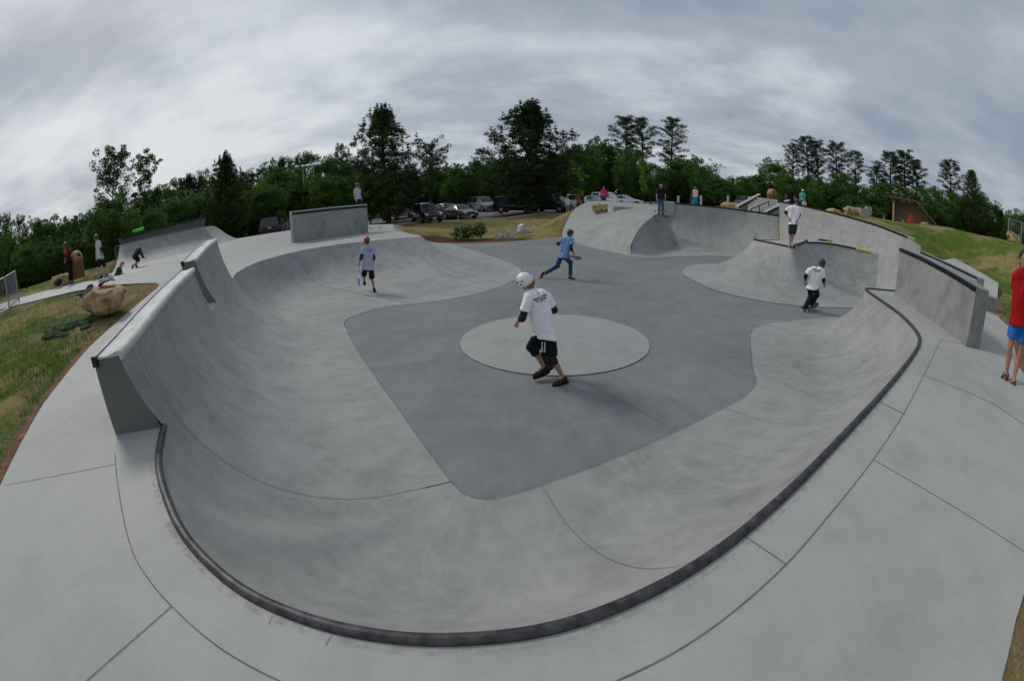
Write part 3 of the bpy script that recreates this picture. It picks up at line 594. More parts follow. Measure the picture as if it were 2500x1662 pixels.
# ------------------------------------------------------------------ terrain
CP = np.array([(-2, 27, -.06), (1.5, 28.5, -.03), (-6, 31, .25), (-3, 34, -.02), (0, 38, 0), (4, 38, .35), (8, 40, .8), (-12.7, 40, 0), (-3, 43, .05), (5.4, 46, .4), (-10, 31, .75), (-14, 31, .8), (-10, 37, .1), (-20, 35, .4), (-25, 45, 0),
    (-20, 20, 1.15), (-24, 16, 1.35), (-22, 13, 1.4), (-30, 10, 1.3), (-30, 30, .6), (-10, 7, 1.18), (-8.8, 6.6, 1.2), (-9.6, 6.0, 1.18), (-12, 7.5, 1.24), (-8, 5, 1.0), (-7, 2, .92), (-14, 3, .95), (-20, 5, 1.2), (-10, -5, .8), (-30, 0, .9),
    (17, 12, 2.25), (20, 15, 2.7), (24, 15, 3.2), (25, 22, 2.85), (28, 30, 2.55), (17.2, 8, 1.75), (20, 8, 2.5), (24, 10, 3.2), (28, 12, 3.45), (14, 4, 1.35), (18, 3, 2.1), (24, 4, 3.0), (10, 0, 1.15), (9, -6, 1.0), (20, -5, 2), (30, 3, 3.1), (32, 20, 3.3),
    (40, 30, 2.7), (60, 50, 3), (45, 18, 3.0), (60, 10, 3), (10, 60, .9), (24, 50, 1.6), (20, 38, 1.9), (22, 30, 2.2), (0, 75, 0), (-30, 70, 0), (30, 80, 1.5), (60, 80, 2.5), (-60, 40, .5), (-60, 0, .8), (-200, 0, 0), (-200, 200, 0), (0, 250, 0), (200, 200, 2), (200, 0, 2), (0, -60, 1), (0, -250, 0), (60, -60, 2), (-60, -60, .5), (0, -8, .9)], float)
def base_h(Q):
    Q = np.asarray(Q, float); r0 = np.hypot(*Q.T); out = np.zeros(len(Q)); ws = np.zeros(len(Q))
    for x, y, z in CP:
        d2 = (Q[:, 0]-x)**2 + (Q[:, 1]-y)**2; soft = .4 + .0012*(x*x+y*y); w = 1/(d2+soft)**1.9; out += w*z; ws += w
    return out/ws
def terr(Q):
    Q = np.asarray(Q, float); h = base_h(Q); d, ins, bi, bt = pnear(Q, OUT); n = len(OUT)
    ze = OUT[bi, 2]*(1-bt) + OUT[(bi+1) % n, 2]*bt
    k = sm(0, 3.2, d); h2 = (ze-.025)*(1-k) + h*k + .07*np.sin(Q[:, 0]*.9+1.3)*np.cos(Q[:, 1]*.8)*sm(.3, 3, d)
    kk = sm(.3, .8, d); h2 = np.where(ins, (ze-.03)*(1-kk) - .7*kk, h2)
    return h2, d, ins
def tz(x, y): return float(terr([(x, y)])[0][0])
rs = [0]; r = .8
while r < 420: rs.append(r); r += max(.12, r*.018)
ths = np.linspace(-PI, PI, 421); R_, T_ = np.meshgrid(rs, ths, indexing='ij'); Q = np.stack([(R_*np.sin(T_)).ravel(), (R_*np.cos(T_)).ravel()], 1)
H_, D_, I_ = terr(Q)
near_n = np.array([noise.noise(Vector((x*1.7, y*1.7, 0))) for x, y in Q]); H_ = H_ + np.where(D_ > .25, near_n*.03*sm(.25, 1.0, D_)*(~I_), 0)
me = bpy.data.meshes.new('ground'); nr, nt_ = R_.shape
V = np.column_stack([Q, H_]); idx = np.arange(nr*nt_).reshape(nr, nt_)
F = np.stack([idx[:-1, :-1], idx[:-1, 1:], idx[1:, 1:], idx[1:, :-1]], -1).reshape(-1, 4)[:, ::-1]
def fast_mesh(me, V, F, k):
    me.vertices.add(len(V)); me.vertices.foreach_set('co', V.astype(np.float32).ravel())
    me.loops.add(F.size); me.loops.foreach_set('vertex_index', F.astype(np.int32).ravel())
    me.polygons.add(len(F)); me.polygons.foreach_set('loop_start', np.arange(0, F.size, k, dtype=np.int32)); me.polygons.foreach_set('loop_total', np.full(len(F), k, np.int32))
    me.update(calc_edges=True)
fast_mesh(me, V, F, 4); me.shade_smooth()
soil = (1 - sm(.08, .32, D_)) * (~I_) * np.where((Q[:, 0] > 1) & (Q[:, 1] < 1.5), .3, 1)
# mulch and clay: along the foot of the bank, under the big pines
soil = np.maximum(soil, (1-sm(0, 1.6, np.abs(Q[:, 1]-(24.6+.10*(Q[:, 0]+3)))))*(Q[:, 0] > -4.5)*(Q[:, 0] < 1.2)*.95)
def belt(p, q, w):
    p = np.array(p, float); q = np.array(q, float); ab = q-p; t = np.clip(((Q-p)@ab)/(ab@ab), 0, 1); return np.hypot(*(Q-(p+t[:, None]*ab)).T)
CUR = [(-30, 37.5), (-22, 39.2), (-12.7, 41.2), (-3, 43.4), (5.4, 45.6), (14, 47.5), (26, 48)]
mul = np.zeros(len(Q))
for a, b in zip(CUR, CUR[1:]): mul = np.maximum(mul, 1 - sm(1.0, 1.8, np.abs(belt((a[0], a[1]+1.7), (b[0], b[1]+1.7), 0)-.2)))
rad_ = np.hypot(*Q.T); azq = np.degrees(np.arctan2(Q[:, 0], Q[:, 1])); wood_r = np.interp(azq, [-180, -46, -44, -24, -22, 33, 35, 100, 180], [48, 46, 46, 46, 74, 76, 62, 58, 58]); mul = np.maximum(mul, sm(-3, 2, rad_-wood_r))
mul = np.maximum(mul, (1-sm(.5, 1.5, np.abs(Q[:, 1]-(24.9+.10*(Q[:, 0]+3)))))*(Q[:, 0] > -4.5)*(Q[:, 0] < .8)*.8)
straw = sm(.1, .55, np.array([noise.fractal(Vector((x*.33+5, y*.33, 3)), .6, 2, 4) for x, y in Q])*.9 + .22) 
lawnm = ((Q[:, 0] > -8) & (Q[:, 0] < 6) & (Q[:, 1] > 25) & (Q[:, 1] < 46)); straw = np.where(lawnm, np.clip(straw*.5+.55, 0, 1), straw)
for nm, a in (('soil', soil), ('mulch', mul), ('straw', straw)):
    at = me.attributes.new(nm, 'FLOAT', 'POINT'); at.data.foreach_set('value', a.astype(np.float32))
m, nt, b = node_mat('ground_grass', .95, 0, .1); N = nt.nodes; L = nt.links
tc = N.new('ShaderNodeTexCoord')
def NZ(scale, det=5, ro=.6, dist=0, sc3=None):
    n = N.new('ShaderNodeTexNoise'); n.inputs['Scale'].default_value = scale; n.inputs['Detail'].default_value = det; n.inputs['Roughness'].default_value = ro; n.inputs['Distortion'].default_value = dist
    if sc3:
        mp = N.new('ShaderNodeMapping'); mp.inputs['Scale'].default_value = sc3; L.new(tc.outputs['Object'], mp.inputs[0]); L.new(mp.outputs[0], n.inputs['Vector'])
    else: L.new(tc.outputs['Object'], n.inputs['Vector'])
    return n.outputs[0]
def RAMP(src, *st):
    r = N.new('ShaderNodeValToRGB'); L.new(src, r.inputs[0]); e = r.color_ramp.elements; e[0].position, e[0].color = st[0][0], (*st[0][1], 1); e[1].position, e[1].color = st[-1][0], (*st[-1][1], 1)
    for p, c in st[1:-1]: q = e.new(p); q.color = (*c, 1)
    return r.outputs[0]
def MIX(f, a, b_, mode='MIX'):
    x = N.new('ShaderNodeMixRGB'); x.blend_type = mode
    for i, v in ((0, f), (1, a), (2, b_)):
        if isinstance(v, (int, float)): x.inputs[i].default_value = v
        elif isinstance(v, tuple): x.inputs[i].default_value = (*v, 1)
        else: L.new(v, x.inputs[i])
    return x.outputs[0]
def ATT(n):
    a = N.new('ShaderNodeAttribute'); a.attribute_name = n; return a.outputs['Fac']
def MTH(op, a, b_=None, clamp=False):
    q = N.new('ShaderNodeMath'); q.operation = op; q.use_clamp = clamp
    for i, v in enumerate((a, b_)):
        if v is None: continue
        if isinstance(v, (int, float)): q.inputs[i].default_value = v
        else: L.new(v, q.inputs[i])
    return q.outputs[0]
gf = NZ(22, 6, .7); gm = NZ(1.6, 6, .65, .5); gg = RAMP(gf, (.25, (.045, .085, .010)), (.5, (.085, .14, .018)), (.75, (.15, .20, .04)))
ss = RAMP(NZ(30, 6, .75, 1.0), (.25, (.14, .10, .035)), (.5, (.29, .22, .09)), (.75, (.48, .38, .20)))
f1 = MTH('ADD', MTH('MULTIPLY', MTH('SUBTRACT', gm, .5), 3.2), ATT('straw'), True); col = MIX(f1, gg, ss)
cl = RAMP(NZ(6, 6, .7), (.3, (.15, .065, .038)), (.55, (.27, .15, .09)), (.75, (.42, .30, .19)))
f2 = MTH('ADD', MTH('MULTIPLY', MTH('SUBTRACT', NZ(7, 6, .75), .5), 3.0), MTH('MULTIPLY', ATT('soil'), 1.25), True); f2 = MTH('MULTIPLY', f2, MTH('MULTIPLY', ATT('soil'), 4, True)); col = MIX(f2, col, cl)
ml = RAMP(NZ(9, 5, .7), (.3, (.035, .014, .010)), (.7, (.10, .045, .03))); col = MIX(MTH('MULTIPLY', ATT('mulch'), 1.0, True), col, ml)
L.new(col, b.inputs['Base Color']); bp = N.new('ShaderNodeBump'); bp.inputs['Strength'].default_value = .9; bp.inputs['Distance'].default_value = .05; L.new(gf, bp.inputs['Height']); L.new(bp.outputs[0], b.inputs['Normal'])
me.materials.append(m); g = link('ground', me); g['kind'] = 'structure'
# sidewalk with kerb, and the parking lot beyond it
def poly_off(P, d):
    return [(x, y+d) for x, y in P]
def ribbon(name, P, w0, w1, lift, mat, n=10, thick=.0):
    c = crom(P, n); rows = []
    for x, y in c:
        z0 = tz(x, y+w0); z1 = tz(x, y+w1); z = max(z0, z1)
        rows.append([(x, y+w0, z-.3), (x, y+w0, z+lift), (x, y+w1, z+lift), (x, y+w1, z-.3)])
    mb = MB(); mb.grid(rows, flip=True); return struct(name, mb, mat, angle=30)
M_WALK = concrete('sidewalk_concrete', (.42, .40, .36), dark=.85, light=1.1, blotch=.4, scratch=.2)
M_ASPH = concrete('old_asphalt', (.19, .165, .155), dark=.8, light=1.2, blotch=.5, scratch=.2)
ribbon('path', CUR, -.55, .65, .05, M_WALK)
ribbon('kerb', CUR, 3.1, 3.28, .14, M_WALK)
rows = []
for i in range(33):
    t = i/32; r_2 = []
    for j in range(45):
        x = -34 + 84*j/44; y0 = np.interp(x, [p[0] for p in CUR], [p[1] for p in CUR]) + 3.28; y = y0 + (84-y0)*t; r_2.append((x, y))
    rows.append(r_2)
zz = terr(np.array([p for r in rows for p in r]))[0] + .03; k = 0; out = []
for r in rows:
    out.append([(x, y, zz[k+i]) for i, (x, y) in enumerate(r)]); k += len(r)
mb = MB(); mb.grid(out, flip=True); struct('parking_lot', mb, M_ASPH)
mb = MB()
for i in range(13):
    x = -16+i*2.75
    strip(mb, [Vector((x+q*.08, 56+q, tz(x, 56+q)+.034)) for q in np.linspace(0, 4.8, 5)], .1, .006)
struct('parking_marking', mb, flat('marking_paint', (.5, .5, .47), .8), smooth=False)
# brick-red paved strip beyond the far wall
mb = MB(); rows = [[(x, y, tz(x, y)+.05) for x in np.linspace(13.5, 33, 16)] for y in np.linspace(38, 44, 5)]; mb.grid(rows, flip=True); struct('plaza_paving', mb, flat('red_paving', (.19, .11, .09), .85, 0, .3, 3))
# grass and straw blades standing on the lawns (near ones only)
def blades(name, label, n, box, keep, h, w, mat, flatness=0.0):
    q = np.random.uniform((box[0], box[2]), (box[1], box[3]), (n, 2)); hh, d, ins = terr(q); ok = (~ins) & (d > .18) & keep(q, d); q = q[ok]; z = hh[ok]; n = len(q)
    a = np.random.uniform(0, 2*PI, n); L_ = np.random.uniform(.5, 1.2, n)*h; ln = np.random.uniform(.1, .7, n) if not flatness else np.random.uniform(.85, .98, n)
    dx, dy = np.cos(a), np.sin(a); wv = w*np.random.uniform(.6, 1.3, n)
    P0 = np.column_stack([q[:, 0]-dy*wv, q[:, 1]+dx*wv, z-.01]); P1 = np.column_stack([q[:, 0]+dy*wv, q[:, 1]-dx*wv, z-.01]); P2 = np.column_stack([q[:, 0]+dx*L_*ln, q[:, 1]+dy*L_*ln, z+L_*np.sqrt(1-ln**2)+.012])
    V = np.stack([P0, P1, P2], 1).reshape(-1, 3); F = np.arange(3*n).reshape(n, 3); me = bpy.data.meshes.new(name); fast_mesh(me, V, F, 3); me.materials.append(mat); o = link(name, me)
    return tag(o, label, 'grass', kind='stuff')
def thin(q):
    r = np.hypot(*q.T); return np.random.rand(len(q)) < np.clip(60/(r*r), 0, 1)
def patch(q, s, lo, seed):
    v = np.array([noise.fractal(Vector((x*s+seed, y*s, 1.5)), .6, 2, 3) for x, y in q]); return v > lo
M_GB = flat('grass_blade', (.10, .17, .022), .7, 0, .5, 1.3); M_SB = flat('straw_blade', (.36, .27, .13), .8, 0, .35, 2)
blades('grass', 'green grass blades on the left lawn beside the clay edge', 70000, (-16, -4, -1, 12), lambda q, d: thin(q) & patch(q, .45, -.12, 2), .075, .006, M_GB)
blades('straw', 'dry straw lying on the left lawn around the boulder', 60000, (-16, -4, -1, 12), lambda q, d: thin(q) & patch(q, .5, -.05, 9), .13, .0045, M_SB, 1)
blades('grass', 'green grass blades on the right hand hill behind the walls', 90000, (2.4, 22, -1, 17), lambda q, d: thin(q*.75) & patch(q, .4, -.1, 4), .08, .007, M_GB)
blades('straw', 'dry straw lying on the right hand hill', 60000, (2.4, 22, -1, 17), lambda q, d: thin(q*.75) & patch(q, .45, 0, 7), .13, .005, M_SB, 1)
# ------------------------------------------------------------------ trees
def leaf_mat(name, dark, mid, light):
    m, nt, b = node_mat(name, .65, 0, .25); N = nt.nodes; L = nt.links
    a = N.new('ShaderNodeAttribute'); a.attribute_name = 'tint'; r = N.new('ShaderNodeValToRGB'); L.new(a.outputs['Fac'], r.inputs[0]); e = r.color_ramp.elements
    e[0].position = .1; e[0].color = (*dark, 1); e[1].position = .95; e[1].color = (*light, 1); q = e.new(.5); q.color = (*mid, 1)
    oi = N.new('ShaderNodeObjectInfo'); hs = N.new('ShaderNodeHueSaturation'); L.new(r.outputs[0], hs.inputs['Color'])
    mr = N.new('ShaderNodeMapRange'); mr.inputs['To Min'].default_value = .75; mr.inputs['To Max'].default_value = 1.25; L.new(oi.outputs['Random'], mr.inputs['Value']); L.new(mr.outputs[0], hs.inputs['Value'])
    L.new(hs.outputs[0], b.inputs['Base Color'])
    tr = N.new('ShaderNodeBsdfTranslucent'); L.new(hs.outputs[0], tr.inputs['Color']); mx = N.new('ShaderNodeMixShader'); mx.inputs[0].default_value = .3
    out = [x for x in N if x.type == 'OUTPUT_MATERIAL'][0]; L.new(b.outputs[0], mx.inputs[1]); L.new(tr.outputs[0], mx.inputs[2]); L.new(mx.outputs[0], out.inputs[0])
    return m
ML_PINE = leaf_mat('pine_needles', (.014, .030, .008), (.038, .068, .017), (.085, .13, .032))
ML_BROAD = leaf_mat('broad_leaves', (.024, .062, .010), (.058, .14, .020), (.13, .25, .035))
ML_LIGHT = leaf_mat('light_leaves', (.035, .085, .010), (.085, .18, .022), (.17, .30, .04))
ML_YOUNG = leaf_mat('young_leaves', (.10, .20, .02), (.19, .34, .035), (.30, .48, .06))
M_BARK = flat('bark', (.055, .042, .032), .9, 0, .4, 12, .2, .4)
rg = np.random.RandomState(3)
def leaves(cl, size, aspect, needle=False, up=.4, dens=1.0, flat_=.75):
    """cl: list of (centre, radius, count); returns quads and a tint for each leaf"""
    C = []; Rr = []; Tt = []
    for c, r, n in cl:
        n = max(4, int(n*dens)); u = rg.normal(size=(n, 3)); u /= np.linalg.norm(u, axis=1)[:, None]+1e-9; rad = r*rg.uniform(.25, 1, n)**.6
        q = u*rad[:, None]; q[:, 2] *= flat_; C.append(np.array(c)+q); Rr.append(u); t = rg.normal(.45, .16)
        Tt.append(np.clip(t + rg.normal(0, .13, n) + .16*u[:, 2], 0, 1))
    C = np.concatenate(C); U = np.concatenate(Rr); T = np.concatenate(Tt); n = len(C)
    a = (U if needle else rg.normal(size=(n, 3))) + rg.normal(size=(n, 3))*.5; a[:, 2] += up; a /= np.linalg.norm(a, axis=1)[:, None]
    b = np.cross(a, rg.normal(size=(n, 3))); b /= np.linalg.norm(b, axis=1)[:, None]+1e-9
    s = size*rg.uniform(.6, 1.35, n)[:, None]; A_ = a*s; B_ = b*s*aspect
    V = np.stack([C-A_*.5, C+B_*.5-A_*.05, C+A_*.5, C-B_*.5+A_*.05], 1).reshape(-1, 3); F = np.arange(4*n).reshape(n, 4)
    return V, F, np.repeat(T, 4)
def crown_mesh(name, cl, mat, **k):
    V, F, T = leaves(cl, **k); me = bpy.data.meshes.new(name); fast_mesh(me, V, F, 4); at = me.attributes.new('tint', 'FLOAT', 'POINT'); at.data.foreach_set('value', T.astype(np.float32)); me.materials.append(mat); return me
def tree_proto(kind, H, W, seed):
    """trunk and crown meshes standing on the origin"""
    global rg; rg = np.random.RandomState(seed); t = MB(); cl = []
    lean = rg.normal(0, .015, 2)
    def tp(f): return Vector((lean[0]*H*f + .012*H*math.sin(f*5+seed), lean[1]*H*f, H*f))
    r0 = H*.016 if kind != 'bush' else .05; top = .97 if kind in ('pine', 'tall', 'spruce', 'youngt') else .72
    if kind in ('young2',): r0 = .035
    t.tube([tp(f)-Vector((0, 0, .25 if f == 0 else 0)) for f in np.linspace(0, top, 8)], [r0*(1.25-f*1.12) + .01 for f in np.linspace(0, 1, 8)], 7)
    def branch(f, az, L, el, curve=.25, n=4, r=None, tips=True):
        p = tp(f); d = Vector((math.cos(az)*math.cos(el), math.sin(az)*math.cos(el), math.sin(el))); P = [p + d*L*i/n + Vector((0, 0, curve*L*(i/n)**2)) for i in range(n+1)]
        r = r or r0*.32*(1-f*.5); t.tube(P, [max(.012, r*(1-.8*i/n)) for i in range(n+1)], 4, cap=False); return P
    if kind == 'pine':      # dense young pine: whorls of upturned boughs, wide and ragged below, spiky at the top
        nb = 120
        for i in range(nb):
            f = .08 + .89*(i/nb)**.95; az = i*2.4 + rg.uniform(-.4, .4)
            prf = (1-f)**.75*1.16 if f > .34 else .85 + (f-.1)*.1; L_ = max(.35, W/2*prf*rg.uniform(.5, 1.18)); el = .10+.85*f; P = branch(f, az, L_, el, .22, r=r0*.3*(1-f*.6))
            for j in range(1, 5):
                if f > .35 and j < 2: continue
                for q in range(2 if f < .5 else 1): cl.append((tuple(P[j] + Vector(rg.normal(0, .24*min(1, L_/2), 3))), (.34 if f < .5 else .27)+.12*rg.rand(), 40))
            cl.append((tuple(P[-1]+(P[-1]-P[-2])*.4), .24, 26))
            if f > .42:
                tipp = P[-1]; cl.append((tuple(tipp+Vector((0, 0, .35))), .16, 24)); cl.append((tuple(tipp+Vector((0, 0, .70))), .11, 18)); cl.append((tuple(tipp+Vector((0, 0, .98))), .07, 10))
        for k_ in range(5): cl.append((tuple(tp(.95)+Vector((0, 0, .22*k_))), .2-.028*k_, 24))
        k = dict(size=.34, aspect=.17, needle=True, up=.7)
        mat = ML_PINE
    elif kind == 'tall':    # loblolly pine: long bare trunk, clumpy flattish crown
        nb = 40; f0 = rg.uniform(.42, .55)
        for i in range(nb):
            f = f0 + (.98-f0)*(i/nb); az = i*2.4 + rg.uniform(-.5, .5); q = (f-f0)/(1-f0); prf = .55+.8*q if q < .45 else 1.05*(1-(q-.45)/.55)**.6 + .12; L_ = W/2*prf*rg.uniform(.5, 1.15)
            P = branch(f, az, L_, .18+.3*q, .12); cl.append((tuple(P[-1]), .80*rg.uniform(.7, 1.3), 105)); cl.append((tuple(P[3]+Vector((0, 0, .2))), .72*rg.uniform(.6, 1.2), 80)); cl.append((tuple(P[2]), .6, 45))
            if rg.rand() < .5: cl.append((tuple(P[2]+Vector(rg.normal(0, .3, 3))), .45, 34))
        for i in range(3): branch(rg.uniform(.25, f0), rg.uniform(0, 6), W*.12, .1, 0)
        k = dict(size=.40, aspect=.2, needle=True, up=.5, flat_=.55); mat = ML_PINE
    elif kind == 'broad' or kind == 'light' or kind == 'bush':
        z0 = .14 if kind != 'bush' else .04; nb = 110 if kind != 'bush' else 50; ph0 = rg.uniform(0, 6)
        for i in range(nb):
            u = rg.normal(size=3); u /= np.linalg.norm(u); az = math.atan2(u[1], u[0])
            lob = 1 + .16*math.sin(3*az+ph0) + .12*math.sin(5*az+ph0*2+u[2]*3); rr = (rg.uniform(.35, 1)**.45)*lob
            zc = H*(z0+(1-z0)*.5); hz_ = H*(1-z0)*.5; wz = 1 - .22*max(0, u[2])**2
            p = (u[0]*W/2*rr*wz*.88, u[1]*W/2*rr*wz*.88, zc+u[2]*hz_*rr*.93); cl.append((p, (.085+.06*rg.rand())*min(W, H)+.12, 110 if kind != 'bush' else 60))
            if i % 5 == 0 and kind != 'bush':
                e_ = Vector(p); s_ = tp(rg.uniform(.2, .45)); t.tube([s_, s_.lerp(e_, .5)+Vector((0, 0, .3)), e_], [r0*.4, r0*.25, .02], 4, cap=False)
        for i in range(22):     # single leading shoots break the outline
            az = rg.uniform(0, 6.28); q = rg.uniform(.3, 1); p = (math.cos(az)*W/2*q, math.sin(az)*W/2*q, H*(z0+(1-z0)*(.5+.52*math.sqrt(max(0, 1-q*q*.95))))); cl.append((p, .035*min(W, H)+.1, 14))
        k = dict(size=.30 if kind != 'bush' else .2, aspect=.62, up=.2, flat_=.72); mat = ML_LIGHT if kind == 'light' else ML_BROAD
    elif kind == 'airy':    # tall thin-crowned hardwood with sky showing through
        for i in range(60):
            f = .26 + .70*rg.rand(); az = rg.uniform(0, 6.28); q = (f-.3)/.66; L_ = W/2*(.55+.75*math.sin(PI*min(1, q*.8+.12)))*rg.uniform(.35, 1.1); P = branch(f, az, L_, .75, .1)
            cl.append((tuple(P[-1]), .55*rg.uniform(.7, 1.3), 60)); cl.append((tuple(P[3]+Vector(rg.normal(0, .3, 3))), .5, 46))
            if rg.rand() < .55: cl.append((tuple(P[2]+Vector(rg.normal(0, .3, 3))), .34, 20))
        k = dict(size=.25, aspect=.6, up=.2); mat = ML_BROAD
    elif kind == 'spruce':
        for i in range(120):
            f = .08+.9*(i/120); az = i*2.4; L_ = W/2*(1-f)**.85*rg.uniform(.8, 1.12)+.1; P = branch(f, az, L_, .35, .25)
            for j in (2, 3, 4): cl.append((tuple(P[j]), .22+.1*(1-f), 26))
        k = dict(size=.24, aspect=.2, needle=True, up=.6); mat = ML_PINE
    elif kind == 'young2':  # newly planted street tree, bright leaves on a thin stem
        for i in range(46):
            f = .30+.68*rg.rand(); az = rg.uniform(0, 6.28); prf = .5+.5*math.sin(PI*(f-.25)/.78); L_ = W/2*prf*rg.uniform(.5, 1.1)*(1 if abs(f-.6) > .05 else .3); P = branch(f, az, L_, .7, .2, r=.015); cl.append((tuple(P[-1]), .2, 26)); cl.append((tuple(P[2]), .18, 16))
        k = dict(size=.17, aspect=.6, up=.2); mat = ML_YOUNG
    cme = crown_mesh(kind+'_crown', cl, mat, **k); co = np.zeros(len(cme.vertices)*3, np.float32); cme.vertices.foreach_get('co', co); co = co.reshape(-1, 3)
    return t.mesh(kind+'_trunk', M_BARK), cme, float(np.percentile(co[:, 2], 99.8)), float(2*np.percentile(np.abs(co[:, 0]), 98.0))
PROTO = {}
def proto(kind, i):
    if (kind, i) not in PROTO:
        H, W = dict(pine=(11.5, 8.2), tall=(20, 7.5), broad=(11, 9), light=(9, 8), bush=(3.2, 3.6), airy=(13, 6.5), spruce=(8, 5.0), young2=(4.6, 1.9))[kind]
        PROTO[kind, i] = tree_proto(kind, H, W, 11+i*7+len(kind)*3)
    return PROTO[kind, i]
CATN = dict(pine='pine_tree', tall='pine_tree', broad='broadleaf_tree', light='broadleaf_tree', bush='shrub', airy='broadleaf_tree', spruce='conifer_tree', young2='young_tree')
def tree(kind, i, px, top, dist, wpx, label, group=None, cat=None, base=None):
    """a tree whose crown top is seen at (px, top) from the camera and whose crown is wpx wide, standing DIST metres out"""
    p = D(px, top, dist); x, y = p.x, p.y; z = tz(x, y); tm, cm, H, W = proto(kind, i); h = max(1.0, p.z - z); w = wpx*(1.18 if kind == 'tall' else 1)*K/FPX*math.hypot(dist, h*.5)
    o = thing(CATN[kind], label, cat or ('tree' if kind != 'bush' else 'shrub'), (x, y, z), rg2.uniform(0, 6.28), group, world=False); o.scale = (w/W, w/W, h/H)
    link('trunk', tm, o); link('crown', cm, o); return o
rg2 = random.Random(5)
T = tree
T('pine', 0, 886, 243, 44, 172, 'tall spreading dark pine between the boy on the slab wall and the black suv')
T('pine', 1, 1213, 232, 46, 215, 'tallest wide pine with forked top standing over the parked black jeep')
T('pine', 2, 516, 352, 37, 118, 'dense dark pine with spiky tips behind the far left ramp wall')
T('airy', 0, 990, 316, 50, 84, 'slender light tree right of the tall pine, leafy shoots against the sky')
T('broad', 0, 1590, 358, 72, 132, 'big round dark tree behind the woman in the teal skirt')
T('tall', 0, 1437, 266, 105, 62, 'leftmost of the two tall bare-trunked pines behind the wave bank'); T('tall', 1, 1480, 270, 104, 60, 'right one of the two tall bare-trunked pines behind the wave bank')
T('tall', 2, 1547, 269, 100, 60, 'lone tall bare-trunked pine left of the big round tree')
T('broad', 1, 1776, 366, 80, 78, 'dark broadleaf tree behind the sloped concrete stair walls')
G3 = 'tall pines beyond the stair'
for i, (px, top, w) in enumerate(((1826, 330, 38), (1860, 313, 60), (1884, 322, 44), (1928, 326, 52), (1972, 347, 44))):
    T('tall', i % 3, px, top, 88+i, w, ('first', 'tallest', 'third', 'fourth', 'last smaller')[i] + ' tall pine of the row left of the shelter, counted from the left', G3)
T('broad', 2, 1942, 400, 58, 84, 'bright green round tree left of the shelter'); T('broad', 0, 1888, 408, 58, 54, 'smaller round green tree behind the boy on the hip')
G4 = 'dark pine clump over the shelter'
for i, (px, top, w) in enumerate(((2022, 382, 50), (2052, 348, 62), (2086, 346, 66), (2112, 368, 50))):
    T('tall', (i+1) % 3, px, top, 74+i*1.3, w, ('leftmost', 'second', 'third', 'rightmost')[i] + ' pine in the dark clump above the shelter', G4)
T('tall', 1, 2188, 367, 70, 60, 'lone tall pine just right of the shelter'); T('spruce', 0, 2240, 393, 44, 88, 'pointed conifer with upswept branches on the right hill')
T('airy', 1, 257, 335, 44, 104, 'tall airy tree on the left, wider of the two rising above the woods'); T('airy', 2, 330, 350, 46, 80, 'tall airy tree on the left, thinner of the two rising above the woods')
T('light', 0, 250, 452, 33, 125, 'round mid green tree below the two airy trees on the left')
T('light', 0, 655, 386, 46, 120, 'light green spreading tree left of the grey slab wall'); T('light', 1, 745, 420, 48, 92, 'light green tree directly behind the grey slab wall')
T('young2', 0, 1330, 386, 47, 42, 'bright yellow green young tree beside the white cars'); T('young2', 1, 1483, 362, 52, 22, 'thin bright young tree left of the boy with the red helmet')
T('tall', 0, 783, 330, 75, 26, 'small pointed pine top showing just left of the tall spreading pine')
# the woods all round: each tree by its place in a sector of the view
prof_ = [(-60, 500), (0, 492), (60, 512), (110, 510), (160, 520), (200, 500), (300, 470), (390, 425), (450, 400), (560, 398), (610, 378), (680, 355), (735, 352), (800, 372), (860, 380), (1000, 385), (1060, 372), (1120, 360), (1300, 345), (1345, 332), (1400, 322), (1450, 345), (1520, 375), (1600, 372), (1660, 402), (1700, 398), (1740, 405), (1800, 400), (1860, 405), (1980, 430), (2050, 425), (2120, 425), (2180, 445), (2260, 450), (2310, 490), (2340, 476), (2400, 485), (2500, 530)]
names = [(230, 'left of the two airy trees'), (440, 'behind the far left ramp'), (640, 'left of the light green tree'), (840, 'behind the slab wall'), (1060, 'behind the black suv'), (1300, 'behind the parked jeep'), (1500, 'behind the white cars'), (1740, 'behind the far bowl wall'), (2020, 'left of the shelter'), (2200, 'behind the shelter'), (2600, 'along the right hand hill')]
def where(px):
    for q, n in names:
        if px < q: return n
    return names[-1][1]
cnt_ = {}
ORD = ['first', 'second', 'third', 'fourth', 'fifth', 'sixth', 'seventh', 'eighth', 'ninth', 'tenth', 'eleventh', 'twelfth']
def lab(head, row, px):
    k = (head, where(px)); n = cnt_.get(k, 0); cnt_[k] = n+1; return ORD[n] + ' ' + head + ' from the left ' + where(px)
px = -70; i = 0
while px < 2440:
    tp_ = np.interp(px, [a for a, b in prof_], [b for a, b in prof_]) + rg2.uniform(-6, 14) - (9 if px < 860 else 2); d = rg2.uniform(58, 74) if 200 < px < 2200 else rg2.uniform(42, 54); hz_ = np.interp(px, [-350, 98, 350, 614, 890, 1173, 1456, 1736, 2003, 2256, 2488], [811, 607, 538, 489, 457, 443.6, 447, 469, 509.6, 569.5, 651]); w = rg2.uniform(52, 84)
    if 1 < 2:
        k_ = rg2.choice(['broad', 'broad', 'broad', 'light', 'pine', 'airy']) if 240 < px else rg2.choice(['broad', 'broad', 'airy', 'light'])
        T(k_, rg2.randrange(2 if k_ == 'light' else 3), px, tp_, d, w if k_ != 'airy' else w*.8, lab({'broad': 'dark bushy tree of the woods', 'light': 'lighter green tree of the woods', 'pine': 'dense dark pine of the woods', 'airy': 'thin airy tree of the woods'}[k_], 0, px), 'trees of the surrounding woods')
    px += rg2.uniform(22, 36); i += 1
px = -70
